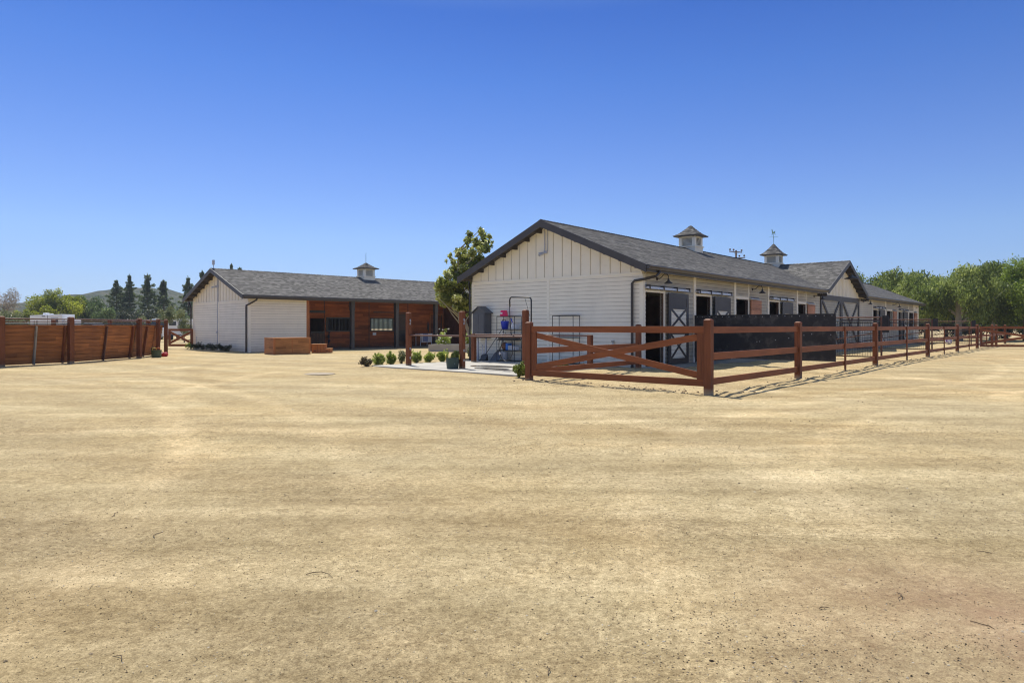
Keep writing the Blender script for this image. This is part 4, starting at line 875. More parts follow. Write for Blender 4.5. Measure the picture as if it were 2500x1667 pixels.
def lump(name,mat,label,loc,r,sd,cat):
    m=MB(); n,k=16,10
    for i in range(k):
        for j in range(n):
            def q(i,j):
                a=math.pi*i/k; b=2*math.pi*j/n; d=Vector((math.sin(a)*math.cos(b),math.sin(a)*math.sin(b),math.cos(a))); s=1+.3*noise.noise(d*2.1+Vector((sd,0,0))); return (d.x*r*s*1.1,d.y*r*s,d.z*r*.85*s+r*.8)
            m.face([q(i,j),q(i,j+1),q(i+1,j+1),q(i+1,j)])
    return tag(m.build(name,[mat],loc=loc,smooth=True),label,cat)
lump('ball',mred,'bright red deflated ball at the foot of a pen post',(p[0]+.08,p[1],gh(*p)),.13,3,'ball')
lump('ball',M('maroon_rubber',(.16,.015,.04),.5,.2),'dark maroon deflated ball beside the olive tub',(p[0]-.14,p[1]+.12,gh(*p)),.13,8,'ball')
# patterned ball in the paddock
p=G(2316,Y=50.0)
m=MB(); n,k=20,12
for i in range(k):
    for j in range(n):
        q=lambda i,j:(.23*math.sin(math.pi*i/k)*math.cos(2*math.pi*j/n),.23*math.sin(math.pi*i/k)*math.sin(2*math.pi*j/n),.23*math.cos(math.pi*i/k))
        c=Vector(q(i+.5,j+.5))*9; m.face([q(i,j),q(i,j+1),q(i+1,j+1),q(i+1,j)],0 if noise.noise(c)>-.02 else 1)
tag(m.build('play_ball',[mwhp,mpurp],loc=(p[0],p[1],.26)),'white and purple play ball lying in the paddock','ball')
# ------------------------------------------------------------------ fences
def rails(t,x0,x1,zs=((1.26,1.40),(.70,.85),(.18,.32)),y=0,th=.04,name='rail'):
    for a,b in zs:
        m=MB(); m.box(x0,x1,y-th/2,y+th/2,a,b); m.build(name,[mstain],t,bev=.004)
FA=math.atan2(.7411,.6714)
t=thing('rail_fence','long brown three-rail fence running from the corner post to the far gate','fence',(4.08,13.6,0),FA)
big=[0,5.35,13.28,22.6,30.75,38.35]; thin=[9.47,18.1,26.5,34.7]
for s in big: MB().post(s,0,-.06,1.56 if s==0 else 1.53,.155).build('post',[mstainz],t,bev=.006)
for s in thin: MB().box(s-.045,s+.045,-.065,-.021,.0,1.39).build('stile',[mstainz],t,bev=.004)
for a,b in zip(big,big[1:]): rails(t,a+.078,b-.078)
t=thing('rail_fence','brown rail fence continuing beyond the far gate under the trees','fence',(4.08+.6714*42,13.6+.7411*42,0),FA)
for s in (3.8,6.15,12): MB().post(s,0,-.06,1.55,.155).build('post',[mstainz],t)
MB().box(.4,.48,-.065,-.021,0,1.39).build('stile',[mstainz],t)
for a,b in ((-3.55,3.72),(3.88,6.07),(6.23,11.9)): rails(t,a,b)
a=Vector((.44,16.78)); b=Vector((4.12,21.35)); d=b-a
t=thing('rail_fence','short brown rail fence between the near gate and the barn corner','fence',(a.x,a.y,0),math.atan2(d.y,d.x))
Ln=d.length
MB().post(0,0,-.06,1.52,.155).build('post',[mstainz],t,bev=.006); MB().post(Ln,0,-.06,1.47,.15).build('post',[mstainz],t,bev=.006)
rails(t,.078,Ln-.075)
# near gate
g0=Vector((4.08-.7526*.10,13.6+.6585*.10)); g1=Vector((.44+.11*.62,16.78-.11*.78)); d=g1-g0; GL=d.length
def gate(label,loc,rz,Ln,z0=.15,z1=1.405,latch=True,midx=False):
    t=thing('cross_braced_gate',label,'gate',loc,rz)
    MB().box(.0,Ln,-.022,.022,z1-.145,z1).build('top_rail',[mstain],t,bev=.004)
    MB().box(.0,Ln,-.022,.022,z0,z0+.145).build('bottom_rail',[mstain],t,bev=.004)
    for x in (.0,Ln-.15): MB().box(x,x+.15,-.0245,.0245,z0+.146,z1-.146).build('stile',[mstainz],t,bev=.004)
    for k,(p,q) in enumerate((((.15,z1-.23),(Ln-.15,z0+.23)),((.15,z0+.23),(Ln-.15,z1-.23)))):
        MB().beam((p[0],-.012 if k else .012,p[1]),(q[0],-.012 if k else .012,q[1]),.024,.14).build('brace',[mstain],t,bev=.003)
    if latch: MB().tube([(Ln-.12,-.03,z1-.20),(Ln+.08,-.03,z1-.20),(Ln+.06,-.05,z1-.255),(Ln-.1,-.05,z1-.255),(Ln-.12,-.03,z1-.20)],.01,6).build('latch',[mgalv],t)
    return t
gate('near brown gate with a wide X brace beside the corner post',(g0.x,g0.y,0),math.atan2(d.y,d.x),GL)
gp=Vector(G(2386,Y=41.8)); gate('far brown gate with an X brace at the right edge',(gp.x+.1,gp.y-.08,0),R(-3),6.2,z0=.10,latch=False)
MB().tube([(-.02,-.04,.5),(-.02,-.04,-.02)],.012,6).build('drop_rod',[mgalv],[o for o in bpy.data.objects if o.name.startswith('cross_braced_gate')][-1])
ga=Vector(G(411,Y=41.0)); gb=Vector(G(471,Y=40.9)); d=gb-ga
gate('small brown X braced gate between the round pen and left barn',(ga.x,ga.y,0),math.atan2(d.y,d.x),d.length,z0=.16,z1=1.26,latch=False)
# paddock dividers perpendicular to the barn
def divider(x,label,mat_panel=False):
    q=W(x,0); t=thing('paddock_divider',label,'paddock panel',(q[0],q[1],0),TR-math.pi/2,group='pipe dividers between the paddocks')
    # local x now points away from the wall
    if mat_panel:
        MB().box(.02,5.0,-.03,.0,.24,1.805).build('rubber_mat',[mblack],t)
        m=MB(); r_=random.Random(2); k=.15
        for i in range(18): m.lathe([(.016,0),(.012,.006),(0,.008)],(0,0,0),6)
        m=MB()
        for i in range(20): xx=.12+i*.25+r_.uniform(-.03,.03); m.tube([(xx,-.031,1.76+r_.uniform(-.02,.01)),(xx,-.037,1.76)],.014,6)
        for xx,z in ((2.4,.86),(2.5,.87),(3.05,.93),(3.5,1.0),(4.0,1.1),(4.25,1.14),(4.85,1.13)): m.tube([(xx,-.031,z),(xx,-.037,z)],.014,6)
        m.build('screw_head',[mpale],t)
        MB().beam((.02,-.012,1.815),(5.0,-.012,1.815),.05,.025).build('top_pipe',[mblk],t)
    else:
        MB().tube([(.05,0,1.79),(4.65,0,1.79)],.03,8).build('top_pipe',[mpipe],t)
        MB().tube([(.05,0,1.62),(4.65,0,1.62)],.022,8).build('second_pipe',[mblk],t)
        MB().tube([(.3,0,.35),(4.6,0,1.15)],.022,8).build('brace',[mpipe],t)
        m=MB(); k=.1
        while k<4.65: m.beam((k,0,.1),(k,0,1.6),.010,.010); k+=.1
        k=.12
        while k<1.6: m.beam((.05,.006,k),(4.65,.006,k),.010,.010); k+=.1
        m.build('wire_mesh',[mblk],t)
        MB().box(4.76,5.0,-.03,.03,1.15,1.86).build('rubber_mat',[mblack],t)
        MB().tube([(4.72,0,-.05),(4.72,0,1.8)],.04,8).build('post',[mpipe],t)
        MB().beam((.05,0,.12),(4.65,0,.12),.04,.05).build('bottom_pipe',[mpipe],t)
    MB().tube([(.03,.03,-.05),(.03,.03,1.8)],.035,8).build('post',[mblk],t)
divider(3.86,'nearest paddock divider faced with a solid black rubber mat',True)
divider(11.6,'second paddock divider with wire mesh before the double door')
divider(23.7,'third paddock divider with wire mesh seen over the right fence')
divider(40.4,'farthest paddock divider with wire mesh past the barn end')
# ------------------------------------------------------------------ round pen
RC=Vector((-24.4,28.4)); RR=8.2
t=thing('round_pen','round training pen with leaning orange board walls and brown posts','round pen',(RC.x,RC.y,0),0)
angs=[-40.9,-25.4,2.1,22.7,30.3,52,75,98,121,144,167,190,213,236,259,282,304]
PP=[(RR*math.cos(R(a)),RR*math.sin(R(a))) for a in angs]
for i_,(u_,v_) in enumerate(((4,896),(173,887.7),(340,875),(386,868.5),(405,865.8))): q_=G(u_,v=v_); PP[i_]=(q_[0]-RC.x,q_[1]-RC.y)
for x,y in PP: MB().post(0,0,-.06,1.76,.17).build('post',[mstainz],t,bev=.006,loc=(x,y,0),rz=math.atan2(y,x))
nP=len(PP)
for i in range(nP):
    a,b=Vector(PP[i]),Vector(PP[(i+1)%nP])
    ang=math.atan2((b-a).y,(b-a).x); Ln=(b-a).length
    gapdoor=(i==3)
    # local frame: x along the bay, +y toward the pen centre
    g=MB(); lean=.2; H_=1.42; e=.145; k=0
    def off(z): return .12+lean*(1-z/H_)
    z=.04
    while z<H_-.01:
        z2=min(H_,z+e-.013)
        g.hexa([(.04,off(z),z),(Ln-.04,off(z),z),(Ln-.04,off(z)+.035,z),(.04,off(z)+.035,z),(.04,off(z2)+.006,z2),(Ln-.04,off(z2)+.006,z2),(Ln-.04,off(z2)+.035,z2),(.04,off(z2)+.035,z2)]); z+=e
    g.hexa([(.03,off(0)+.036,.05),(Ln-.03,off(0)+.036,.05),(Ln-.03,off(0)+.05,.05),(.03,off(0)+.05,.05),(.03,off(H_)+.036,H_-.01),(Ln-.03,off(H_)+.036,H_-.01),(Ln-.03,off(H_)+.05,H_-.01),(.03,off(H_)+.05,H_-.01)])
    g.box(.02,Ln-.02,off(H_)-.02,off(H_)+.08,H_,H_+.035)
    g.build('board_panel',[mpen],t,loc=(a.x,a.y,0),rz=ang)
    for zz,rr in ((1.51,.018),(1.67,.024)): MB().tube([(0,.0,zz),(Ln,.0,zz)],rr,8).build('pipe_rail',[mpipe if rr>.02 else mblk],t,loc=(a.x,a.y,0),rz=ang)
    for fx,mm in (((.5,M('weathered_brace',(.30,.27,.22),.8,.2,4)),(.93,mstainz)) if i==0 else ((.52,mpipe),(.93,mstainz)) if i==1 else ((.5,mstainz),)):
        g=MB(); x=Ln*fx; g.beam((x,off(0)-.06,.02),(x+.0,off(H_)-.04,H_-.01),.09,.05,up=(1,0,0)); g.build('brace',[mm],t,loc=(a.x,a.y,0),rz=ang)
# ------------------------------------------------------------------ vegetation
def crown(name,parent,mat,blobs,n,size,seed,elong=1.0,droop=0.0,shell=.5,group=None,loc=None,tintn=None):
    """leaf-sized faces clustered in clumps; blobs: (cx,cy,cz,rx,ry,rz)"""
    rng=np.random.default_rng(seed); B=np.array(blobs,float); vol=(B[:,3]*B[:,4]*B[:,5])**(.75); pr=vol/vol.sum()
    idx=rng.choice(len(B),n,p=pr); d=rng.normal(size=(n,3)); d/=np.linalg.norm(d,axis=1)[:,None]
    rad=rng.random(n)**(1/3*shell+.0001)[...,None] if False else (rng.random(n)**(shell/1.5))[:,None]
    rad=rad*(1+np.where(rng.random(n)<.3,np.abs(rng.normal(size=n))*.22,0))[:,None]
    c=B[idx,:3]+d*rad*B[idx,3:6]
    # leaf frame
    a=rng.normal(size=(n,3)); a[:,2]-=droop*2.5; a/=np.linalg.norm(a,axis=1)[:,None]
    nn=rng.normal(size=(n,3))+d*.8+np.array([0,0,.35]); b=np.cross(nn,a); b/=np.linalg.norm(b,axis=1)[:,None]+1e-9
    s=size*rng.uniform(.6,1.35,n)[:,None]; la=a*s*elong; lb=b*s*.5
    fold=np.cross(a,b)*s*.12
    V=np.empty((n,4,3)); V[:,0]=c-la*.5; V[:,1]=c+lb*.5+fold; V[:,2]=c+la*.5; V[:,3]=c-lb*.5+fold
    me=bpy.data.meshes.new(name); me.vertices.add(n*4); me.vertices.foreach_set('co',V.reshape(-1)); me.loops.add(n*4); me.loops.foreach_set('vertex_index',np.arange(n*4,dtype=np.int32))
    me.polygons.add(n); me.polygons.foreach_set('loop_start',np.arange(0,n*4,4,dtype=np.int32)); me.update(calc_edges=True)
    at=me.attributes.new('tint','FLOAT','POINT'); bt=rng.random(len(B)); tv=np.clip(.5*rng.random(n)**1.2+.5*bt[idx],0,1); at.data.foreach_set('value',np.repeat(tv,4).astype(np.float32))
    me.materials.append(mat); o=bpy.data.objects.new(name,me); COL.objects.link(o)
    if parent:o.parent=parent
    if loc:o.location=loc
    return o
def clumps(rng,n,c,r,cr,minz=None,flat=1):
    out=[]
    while len(out)<n:
        d=Vector((rng.gauss(0,1),rng.gauss(0,1),rng.gauss(0,1))).normalized()*(rng.random()**.4)
        p=(c[0]+d.x*r[0],c[1]+d.y*r[1],c[2]+d.z*r[2]); s=cr*rng.uniform(.6,1.25)
        if minz and p[2]<minz: continue
        out.append((*p,s,s,s*flat))
    return out
def trunk(parent,mat,h,r,targets,lean=(0,0),seed=1,name='trunk'):
    rng=random.Random(seed); m=MB(); n=6; pts=[(lean[0]*k/n+rng.uniform(-.06,.06)*(k>0),lean[1]*k/n+rng.uniform(-.06,.06)*(k>0),-.1+(h+.1)*k/n) for k in range(n+1)]
    m.tube(pts,[r*(1.25 if k==0 else 1-.55*k/n) for k in range(n+1)],10)
    for tg in targets:
        k=rng.randint(2,n); p=Vector(pts[k]); q=Vector(tg[:3]); mid=(p+q)/2+Vector((rng.uniform(-.2,.2),rng.uniform(-.2,.2),rng.uniform(0,.3)))
        m.tube([p,mid,q],[r*.42,r*.28,r*.08],6)
    return m.build(name,[mat],parent,smooth=True)
LG=lambda k:[(.035*k,.05*k,.014*k),(.075*k,.105*k,.028*k),(.13*k,.17*k,.05*k),(.21*k,.25*k,.09*k)]
m_pepper=leafmat('pepper_tree_leaf',[(.065,.095,.022),(.16,.215,.045),(.30,.37,.09),(.54,.60,.22)],.55,.5)
m_bright=leafmat('bright_leaf',[(.07,.12,.02),(.16,.24,.03),(.28,.37,.045),(.42,.5,.09)],.5,.5)
m_dark=leafmat('dark_leaf',[(.015,.025,.014),(.035,.05,.022),(.06,.085,.035),(.12,.14,.07)],.5,.25)
m_con=leafmat('conifer_needles',[(.05,.085,.04),(.10,.155,.07),(.18,.24,.11),(.32,.38,.19)],.6,.5)
m_olive=leafmat('yellow_green_leaf',[(.08,.105,.012),(.19,.23,.02),(.34,.39,.04),(.52,.56,.07)],.5,.55)
m_willow=leafmat('willow_leaf',[(.07,.12,.045),(.15,.22,.08),(.25,.33,.13),(.38,.46,.2)],.5,.5)
m_pale=leafmat('pale_shrub_leaf',[(.10,.12,.05),(.17,.2,.08),(.25,.28,.12),(.34,.36,.18)],.5,.3)
m_mag=leafmat('magnolia_leaf',[(.11,.14,.03),(.25,.29,.06),(.43,.46,.13),(.8,.82,.55)],.3,.58,spec=.7)
m_box=leafmat('boxwood_leaf',[(.12,.18,.03),(.30,.38,.07),(.50,.58,.14),(.74,.78,.34)],.45,.6)
m_rust=leafmat('rusty_leaf',[(.08,.06,.03),(.14,.10,.05),(.2,.16,.08),(.22,.24,.09)],.5,.2)
m_lime=leafmat('lime_leaf',[(.10,.14,.02),(.2,.26,.04),(.33,.4,.08),(.5,.55,.18)],.45,.3)
def tree(name,label,u,Y,top,w,mat,n,size,seed,base=1.2,elong=1,droop=0,nb=26,cr=.9,tr=.25,bark=mbark,group=None,cat='tree',lean=(0,0),depth=None,flat=1,ntarget=7):
    X=(u-1250)/F*Y; zt=zat(top,Y); t=thing(name,label,cat,(X,Y,0),0,group); rng=random.Random(seed)
    cz=(zt+base)/2; rz=(zt-base)/2-cr*.6; cl=clumps(rng,nb,(lean[0],lean[1],cz),(w/2-cr*.6,(depth or w)/2-cr*.6,rz),cr,flat=flat)
    if droop: cl+=[(c[0],c[1],c[2]-c[5]*1.1,c[3]*.8,c[4]*.8,c[5]*1.3) for c in cl[::2]]
    crown('crown',t,mat,cl,n,size,seed,elong,droop); trunk(t,bark,max(base+.6,cz),tr,cl[:ntarget],lean,seed); return t
PT='pepper trees behind the paddocks'
tree('pepper_tree','drooping green pepper tree rising directly behind the far barn roof',2118,80,659,8,m_pepper,17000,.26,11,base=.9,elong=1.5,droop=.7,cr=1.25,group=PT)
tree('pepper_tree','drooping pepper tree just right of the barn end',2192,77,656,8.5,m_pepper,18000,.26,12,base=.8,elong=1.5,droop=.7,cr=1.25,group=PT)
tree('pepper_tree','pepper tree with pale yellowish tips left of the thick trunk',2262,74,653,8,m_pepper,18000,.25,13,base=1.4,elong=1.5,droop=.7,cr=1.2,group=PT)
tree('pepper_tree','large pepper tree with a thick leaning pale trunk',2340,64,648,9.5,m_pepper,22000,.22,14,base=2.4,elong=1.6,droop=.7,cr=1.15,tr=.36,bark=mbarkg,group=PT,ntarget=10,nb=32)
tree('pepper_tree','tall pepper tree over the far gate',2425,68,640,9,m_pepper,21000,.24,15,base=2.0,elong=1.5,droop=.7,cr=1.2,tr=.35,bark=mbarkg,group=PT)
tree('broadleaf_tree','bright green broadleaf tree at the right edge',2505,64,630,7,m_bright,18000,.22,16,base=.8,cr=1.1)
tree('broadleaf_tree','dark olive tree just beyond the right edge trees',2590,70,640,8,m_dark,9000,.3,17,base=1.2,cr=1.2)
for i,(u,Y,tp,w) in enumerate(((2150,86,735,10),(2235,84,722,10),(2310,82,718,10),(2385,80,716,10),(2455,76,738,8),(2530,72,735,8))):
    tree('dark_shrub',['dark shrub mass beside the barn end wall','dark shrub behind the third divider','dark shrub just left of the thick tree trunk','dark shrub directly above the far gate post','dark shrub over the far gate rail','dark shrub at the right edge under the bright tree'][i],u,Y,tp,w,m_dark,8500,.3,30+i,base=.1,cr=.95,cat='shrub',group='shrubs under the pepper trees',nb=18,ntarget=3)
tree('bare_tree','leafless grey tree at the left edge',10,72,690,3.6,leafmat('dry_twig_leaf',[(.25,.22,.18),(.34,.30,.25),(.42,.38,.33),(.5,.46,.4)],.8,.1),2600,.10,40,base=1.8,cr=.6,nb=20,bark=M('grey_bark',(.32,.28,.25),.9,.2),tr=.12,ntarget=20,elong=2.2)
tree('scrub_bush','grey green bush under the bare tree',12,68,752,4.5,m_pale,6000,.16,41,base=.2,cr=.6,cat='shrub',ntarget=3)
tree('round_tree','large yellow green round tree behind the white trailer',131,96,699,7.9,m_olive,26000,.26,42,base=.8,cr=1.05,nb=46)
tree('small_tree','small bright yellow green tree left of the trailer',62,88,747,2.9,m_olive,4500,.2,43,base=.4,cr=.5,nb=14)
tree('willow_tree','soft green willow like tree right of the round tree',215,104,718,5.0,m_willow,11000,.24,44,base=.5,elong=1.6,droop=.7,cr=.9,nb=22)
tree('willow_tree','lower green tree leaning toward the first conifer',252,100,742,3.4,m_willow,6000,.22,45,base=.4,elong=1.5,droop=.6,cr=.7,nb=16)
tree('pale_shrub','pale green shrub tree above the small gate',407,60,741,1.9,m_pale,4200,.10,46,base=1.4,cr=.34,nb=18,tr=.05,cat='shrub')
tree('pale_shrub','pale leafy shrub touching the left barn corner',450,58,752,1.6,m_pale,3600,.10,47,base=.6,cr=.32,nb=18,tr=.05,cat='shrub')
tree('pale_shrub','thin pale shrub in front of the third conifer',352,64,762,1.5,m_pale,1500,.10,48,base=.8,cr=.3,nb=14,tr=.04,cat='shrub')
tree('dark_shrub','low dark thicket at the foot of the conifers',330,112,757,11,m_dark,7000,.26,49,base=.1,cr=.9,nb=26,cat='shrub',ntarget=3)
tree('dark_shrub','low dark thicket between the conifers and left barn',430,110,752,5,m_con,5000,.26,50,base=.1,cr=.9,nb=16,cat='shrub',ntarget=3)
tree('round_tree','tip of a tree just above the left barn ridge',1013,112,682,3.0,m_olive,2500,.25,51,base=5.5,cr=.8,nb=8,ntarget=3)
def conifer(label,u,Y,top,w,seed,grp='tall conifers behind the round pen'):
    w*=1.3; X=(u-1250)/F*Y; h=zat(top,Y); t=thing('conifer_tree',label,'conifer',(X,Y,0),0,grp); rng=random.Random(seed); bl=[]; m=MB()
    m.tube([(0,0,-.1),(.05,.05,h*.5),(0,0,h*.97)],[.22,.13,.03],8)
    z=h*.12
    while z<h*.97:
        f=1-z/h; rad=w*.66*min(1,f*1.35+.06)*rng.uniform(.45,1.25); nb=rng.randint(3,5); a0=rng.uniform(0,6.28)
        for k in range(nb):
            a=a0+k*6.283/nb+rng.uniform(-.4,.4); rr=rad*rng.uniform(.55,1.2)
            for s in (.4,.8,1.05): bl.append((math.cos(a)*rr*s,math.sin(a)*rr*s,z+rr*.28*s,.30*(1.3-s*.35)*min(1,f*2+.35),.30*(1.3-s*.35)*min(1,f*2+.35),.25))
            m.tube([(0,0,z),(math.cos(a)*rr*.95,math.sin(a)*rr*.95,z+rr*.28)],[.035,.012],4)
        z+=rng.uniform(.4,.8)*(.5+f*.6)
    bl.append((0,0,h*.98,.12,.12,.4))
    crown('crown',t,m_con,bl,int(len(bl)*60),.17,seed,elong=1.6,shell=1.0); m.build('trunk',[mbark],t)
for a in (('leftmost tall conifer, with open lower branches',284,120,683,3.0,61),('second tall conifer from the left with a narrow tip',316,122,669,2.7,62),('third conifer from the left with a broad dark base',360,121,668,3.3,63),('fourth conifer from the left, right of the hill crest',399,123,683,2.8,64),('conifer standing just left of the left barn eave',459,118,675,2.6,65),('conifer tip rising behind the left barn rake',494,124,659,2.4,66),('conifer tip poking over the left barn ridge, the taller one',565,118,643,2.6,67),('smaller conifer tip poking over the left barn ridge',585,121,652,2.2,68),):
    conifer(*a)
# magnolia beside the right barn
mp_=W(.9,9.3); t=thing('magnolia_tree','glossy magnolia tree at the left corner of the right barn','tree',(mp_[0],mp_[1],0),0); MY=mp_[1]
rng=random.Random(9); bl=[]
for (u,v,ru,rv) in ((1180,572,14,16),(1160,590,18,16),(1180,605,20,20),(1145,600,8,8),(1118,620,16,16),(1135,640,26,20),(1160,635,22,20),(1100,625,8,8),(1105,665,20,18),(1130,680,28,22),(1085,690,8,10),(1155,680,18,18),(1095,715,22,20),(1120,735,26,18),(1148,720,20,24),(1110,755,14,10),(1140,752,18,12),(1078,725,9,10),(1165,655,22,22),(1195,600,8,12),(1172,700,14,20)):
    X=(u-1250)/F*MY-mp_[0]; Z=zat(v,MY); k=MY/F
    for j in range(7):
        bl.append((X+rng.gauss(0,.6)*ru*k,rng.gauss(0,.7),Z+rng.gauss(0,.6)*rv*k,ru*k*.5,ru*k*.6,rv*k*.5))
bl+=[(rng.uniform(-1.15,.3),rng.gauss(0,.5),rng.uniform(2.25,3.4),.26,.35,.24) for _ in range(16)]
crown('crown',t,m_mag,bl,24000,.125,9,elong=1.3,shell=1.4)
m=MB(); m.tube([(.3,.0,-.1),(.2,.02,.9),(.0,0,1.5),(-.35,.05,2.2),(-.5,0,3.2),(-.35,0,4.4)],[.09,.08,.07,.06,.045,.02],8)
for b in bl[::5]: m.tube([(-.15 if b[2]<3 else -.42,.03,max(1.3,b[2]-1.0)),((b[0]-.3)/2,b[1]/2,b[2]-.45),(b[0],b[1],b[2])],[.035,.025,.01],5)
m.build('trunk',[mbarkg],t,smooth=True)
# clipped shrubs by the pad
BU=[(894.6,894.6,29,22,m_rust,'small rusty brown shrub at the left end of the row'),(924.5,891.5,32,28,m_box,'round green shrub second from the left end'),(953.5,890.5,26,31,m_box,'upright green shrub third from the left end'),(981.6,889.4,22,34,m_pale,'sparse leggy shrub just left of the tall hitching post'),(1017.5,888,26,31,m_box,'green shrub just right of the left hitching post'),(1049,886.5,28,25,m_box,'dense round shrub in the middle between the hitching posts'),(1081.7,884.8,31,29,m_box,'green shrub behind the dark green tub'),(1113,880,25,26,m_box,'bright green shrub left of the middle hitching post'),(1147,872,15,22,m_pale,'small pale shrub between the middle post and the barn'),(1268,921,31,37,m_lime,'lime green shrub at the foot of the gate post')]
for i,(u,v,wp,hp_,mm,lb) in enumerate(BU):
    p=G(u,v=v); k=p[1]/F; w_=wp*k; h_=hp_*k; t=thing('shrub',lb,'shrub',(p[0],p[1],gh(*p)),0,'low shrubs round the concrete pad' if i<9 else None); rg=random.Random(100+i)
    bl=clumps(rg,34,(0,0,h_*.50),(w_*.45,w_*.45,h_*.43),w_*.19)+[(rg.uniform(-.42,.42)*w_,rg.uniform(-.4,.4)*w_,h_*rg.uniform(.7,1.05),w_*.09,w_*.09,h_*.10) for _ in range(5)]
    crown('crown',t,mm,bl,3200 if mm is not m_pale else 1300,.045,100+i,elong=1.4,shell=1.2)
    m=MB()
    for b in bl[:9]: m.tube([(0,0,-.03),(b[0]*.4,b[1]*.4,h_*.3),(b[0],b[1],b[2])],[.012,.008,.004],5)
    m.build('stem',[mbark],t)
# low plants along the gable and barn feet
LP=[(1372,896,34,11,m_lime,'low lime green plant left of the orange flowers'),(1455,893,28,13,m_lime,'pale green succulent near the low hitching post'),(1488,890,32,18,m_box,'spiky dark green plant by the barn faucet'),(1421,895,18,9,leafmat('orange_flower',[(.5,.2,.08),(.6,.3,.12),(.7,.4,.2),(.3,.3,.1)],.6,.2),'small orange flowering plant by the gable wall')]
for i,(u,v,wp,hp_,mm,lb) in enumerate(LP):
    p=G(u,v=v); k=p[1]/F; t=crown('garden_plant',None,mm,clumps(random.Random(i),8,(0,0,hp_*k*.45),(wp*k*.4,wp*k*.25,hp_*k*.3),wp*k*.16),420,.05,200+i,elong=1.6,loc=(p[0],p[1],gh(*p))); tag(t,lb,'plant')
for i in range(8):
    y=7.6-i*.82; q=W(-.35,y,C2,UL_); t=crown('garden_plant',None,m_dark if i else m_box,clumps(random.Random(i+50),6,(0,0,.2),(.18,.18,.12),.13),260,.07,220+i,elong=1.5,loc=(q[0],q[1],0))
    tag(t,['tallest green plant at the far corner of the left gable','dark plant second from the left at the left barn foot','dark plant third from the left at the left barn foot','dark plant just left of the gable conduit','dark plant just right of the gable conduit','dark plant third from the downspout of the left barn','dark plant second from the downspout of the left barn','dark plant nearest the near downspout of the left barn'][i],'plant',group='small plants along the left barn wall')
# white roses in the planter
mrose=leafmat('white_petal',[(.7,.7,.66),(.8,.8,.76),(.85,.85,.8),(.9,.9,.85)],.6,.3)
for i,(u,v,w_,h_,lb) in enumerate(((1084,826,.95,.75,'white rose bush at the left of the concrete planter'),(1146,828,.5,.7,'white rose bush at the right of the concrete planter'))):
    Y=36.6; X=(u-1250)/F*Y; t=thing('rose_bush',lb,'rose bush',(X,Y,.36),0,'rose bushes in the planter'); bl=clumps(random.Random(i+70),14,(0,0,h_*.45),(w_*.42,.3,h_*.36),.17)+[(w_*.1,0,h_*1.1,.1,.1,.14)]
    crown('foliage',t,m_box,bl,1100,.07,300+i,elong=1.3)
    fl=[(random.Random(k+i*50).uniform(-.5,.5)*w_,random.Random(k+5+i*50).uniform(-.35,-.1),random.Random(k+9).uniform(.1,1.25)*h_,.035,.035,.03) for k in range(14)]
    crown('flower',t,mrose,fl,500,.05,310+i)
# ------------------------------------------------------------------ far things: trailers, cars, utility pole, hills
def box_vehicle(name,label,cat,u,Y,rz=0): return thing(name,label,cat,((u-1250)/F*Y,Y,0),rz)
t=box_vehicle('travel_trailer','white travel trailer with a dark window behind the round pen','trailer',72,80)
m=MB(); m.hexa([(.15,0,.6),(3.95,0,.6),(3.95,2.4,.6),(.15,2.4,.6),(.0,0,2.75),(3.95,0,2.9),(3.95,2.4,2.9),(.0,2.4,2.75)]); m.box(3.951,4.9,.3,2.2,.6,2.2); m.build('body',[mrv],t,bev=.06)
m=MB(); m.box(2.65,3.5,-.03,-.0,1.85,2.42); m.build('window',[mglass],t,bev=.01)
m=MB(); m.box(.55,.62,-.02,0,1.3,2.1); m.box(.85,.98,-.02,0,1.3,2.1); m.box(2.2,2.24,-.02,0,.7,2.8); m.box(1.5,1.9,-.015,0,2.6,2.7); m.build('trim_strip',[mgreyp],t)
m=MB(); m.box(.9,1.35,1,1.6,2.8,3.08); m.build('air_conditioner',[mrv],t,bev=.05)
m=MB(); m.lathe([(.25,0),(.2,.1),(0,.14)],(2.0,1,2.86),12); m.build('roof_vent',[mrv],t)
m=MB(); 
for x in (1.2,2.2): m.tube([(x,-.05,.35),(x,.25,.35)],.35,16)
m.build('wheel',[mblk],t)
def car(label,u,Y,wid,topv,mat,cat='car',name='parked_car'):
    t=box_vehicle(name,label,cat,u,Y); h=zat(topv,Y); w=wid
    m=MB(); m.box(-w/2-.1,w/2+.1,0,4.4,.3,h*.55); m.hexa([(-w/2,.6,h*.55),(w/2,.6,h*.55),(w/2,3.6,h*.55),(-w/2,3.6,h*.55),(-w/2+.14,1.1,h),(w/2-.14,1.1,h),(w/2-.14,2.9,h),(-w/2+.14,2.9,h)]); m.build('body',[mat],t,bev=.05)
    m=MB(); m.face([(-w/2+.12,.62,h*.58),(w/2-.12,.62,h*.58),(w/2-.22,1.06,h*.95),(-w/2+.22,1.06,h*.95)]); o=m.build('windshield',[mglass],t,loc=(0,-.04,0))
    for x in (-w/2,w/2):
        for y in (.8,3.4): MB().tube([(x-.09,y,.33),(x+.09,y,.33)],.33,16).build('wheel',[mblk],t)
car('grey car roof showing over the pen wall',202,78,1.5,788.5,P('grey_car_paint',(.42,.45,.5),.3))
car('white pickup truck behind the pen right of the conifers',374,70,1.9,778.5,P('white_car_paint',(.75,.77,.8),.3),'truck','pickup_truck')
car('small white van partly hidden by a pen post',331,74,.9,783,P('white_van_paint',(.7,.73,.78),.3),'van','parked_van')
t=box_vehicle('horse_trailer','white horse trailer behind the pale shrubs by the small gate','trailer',408,66)
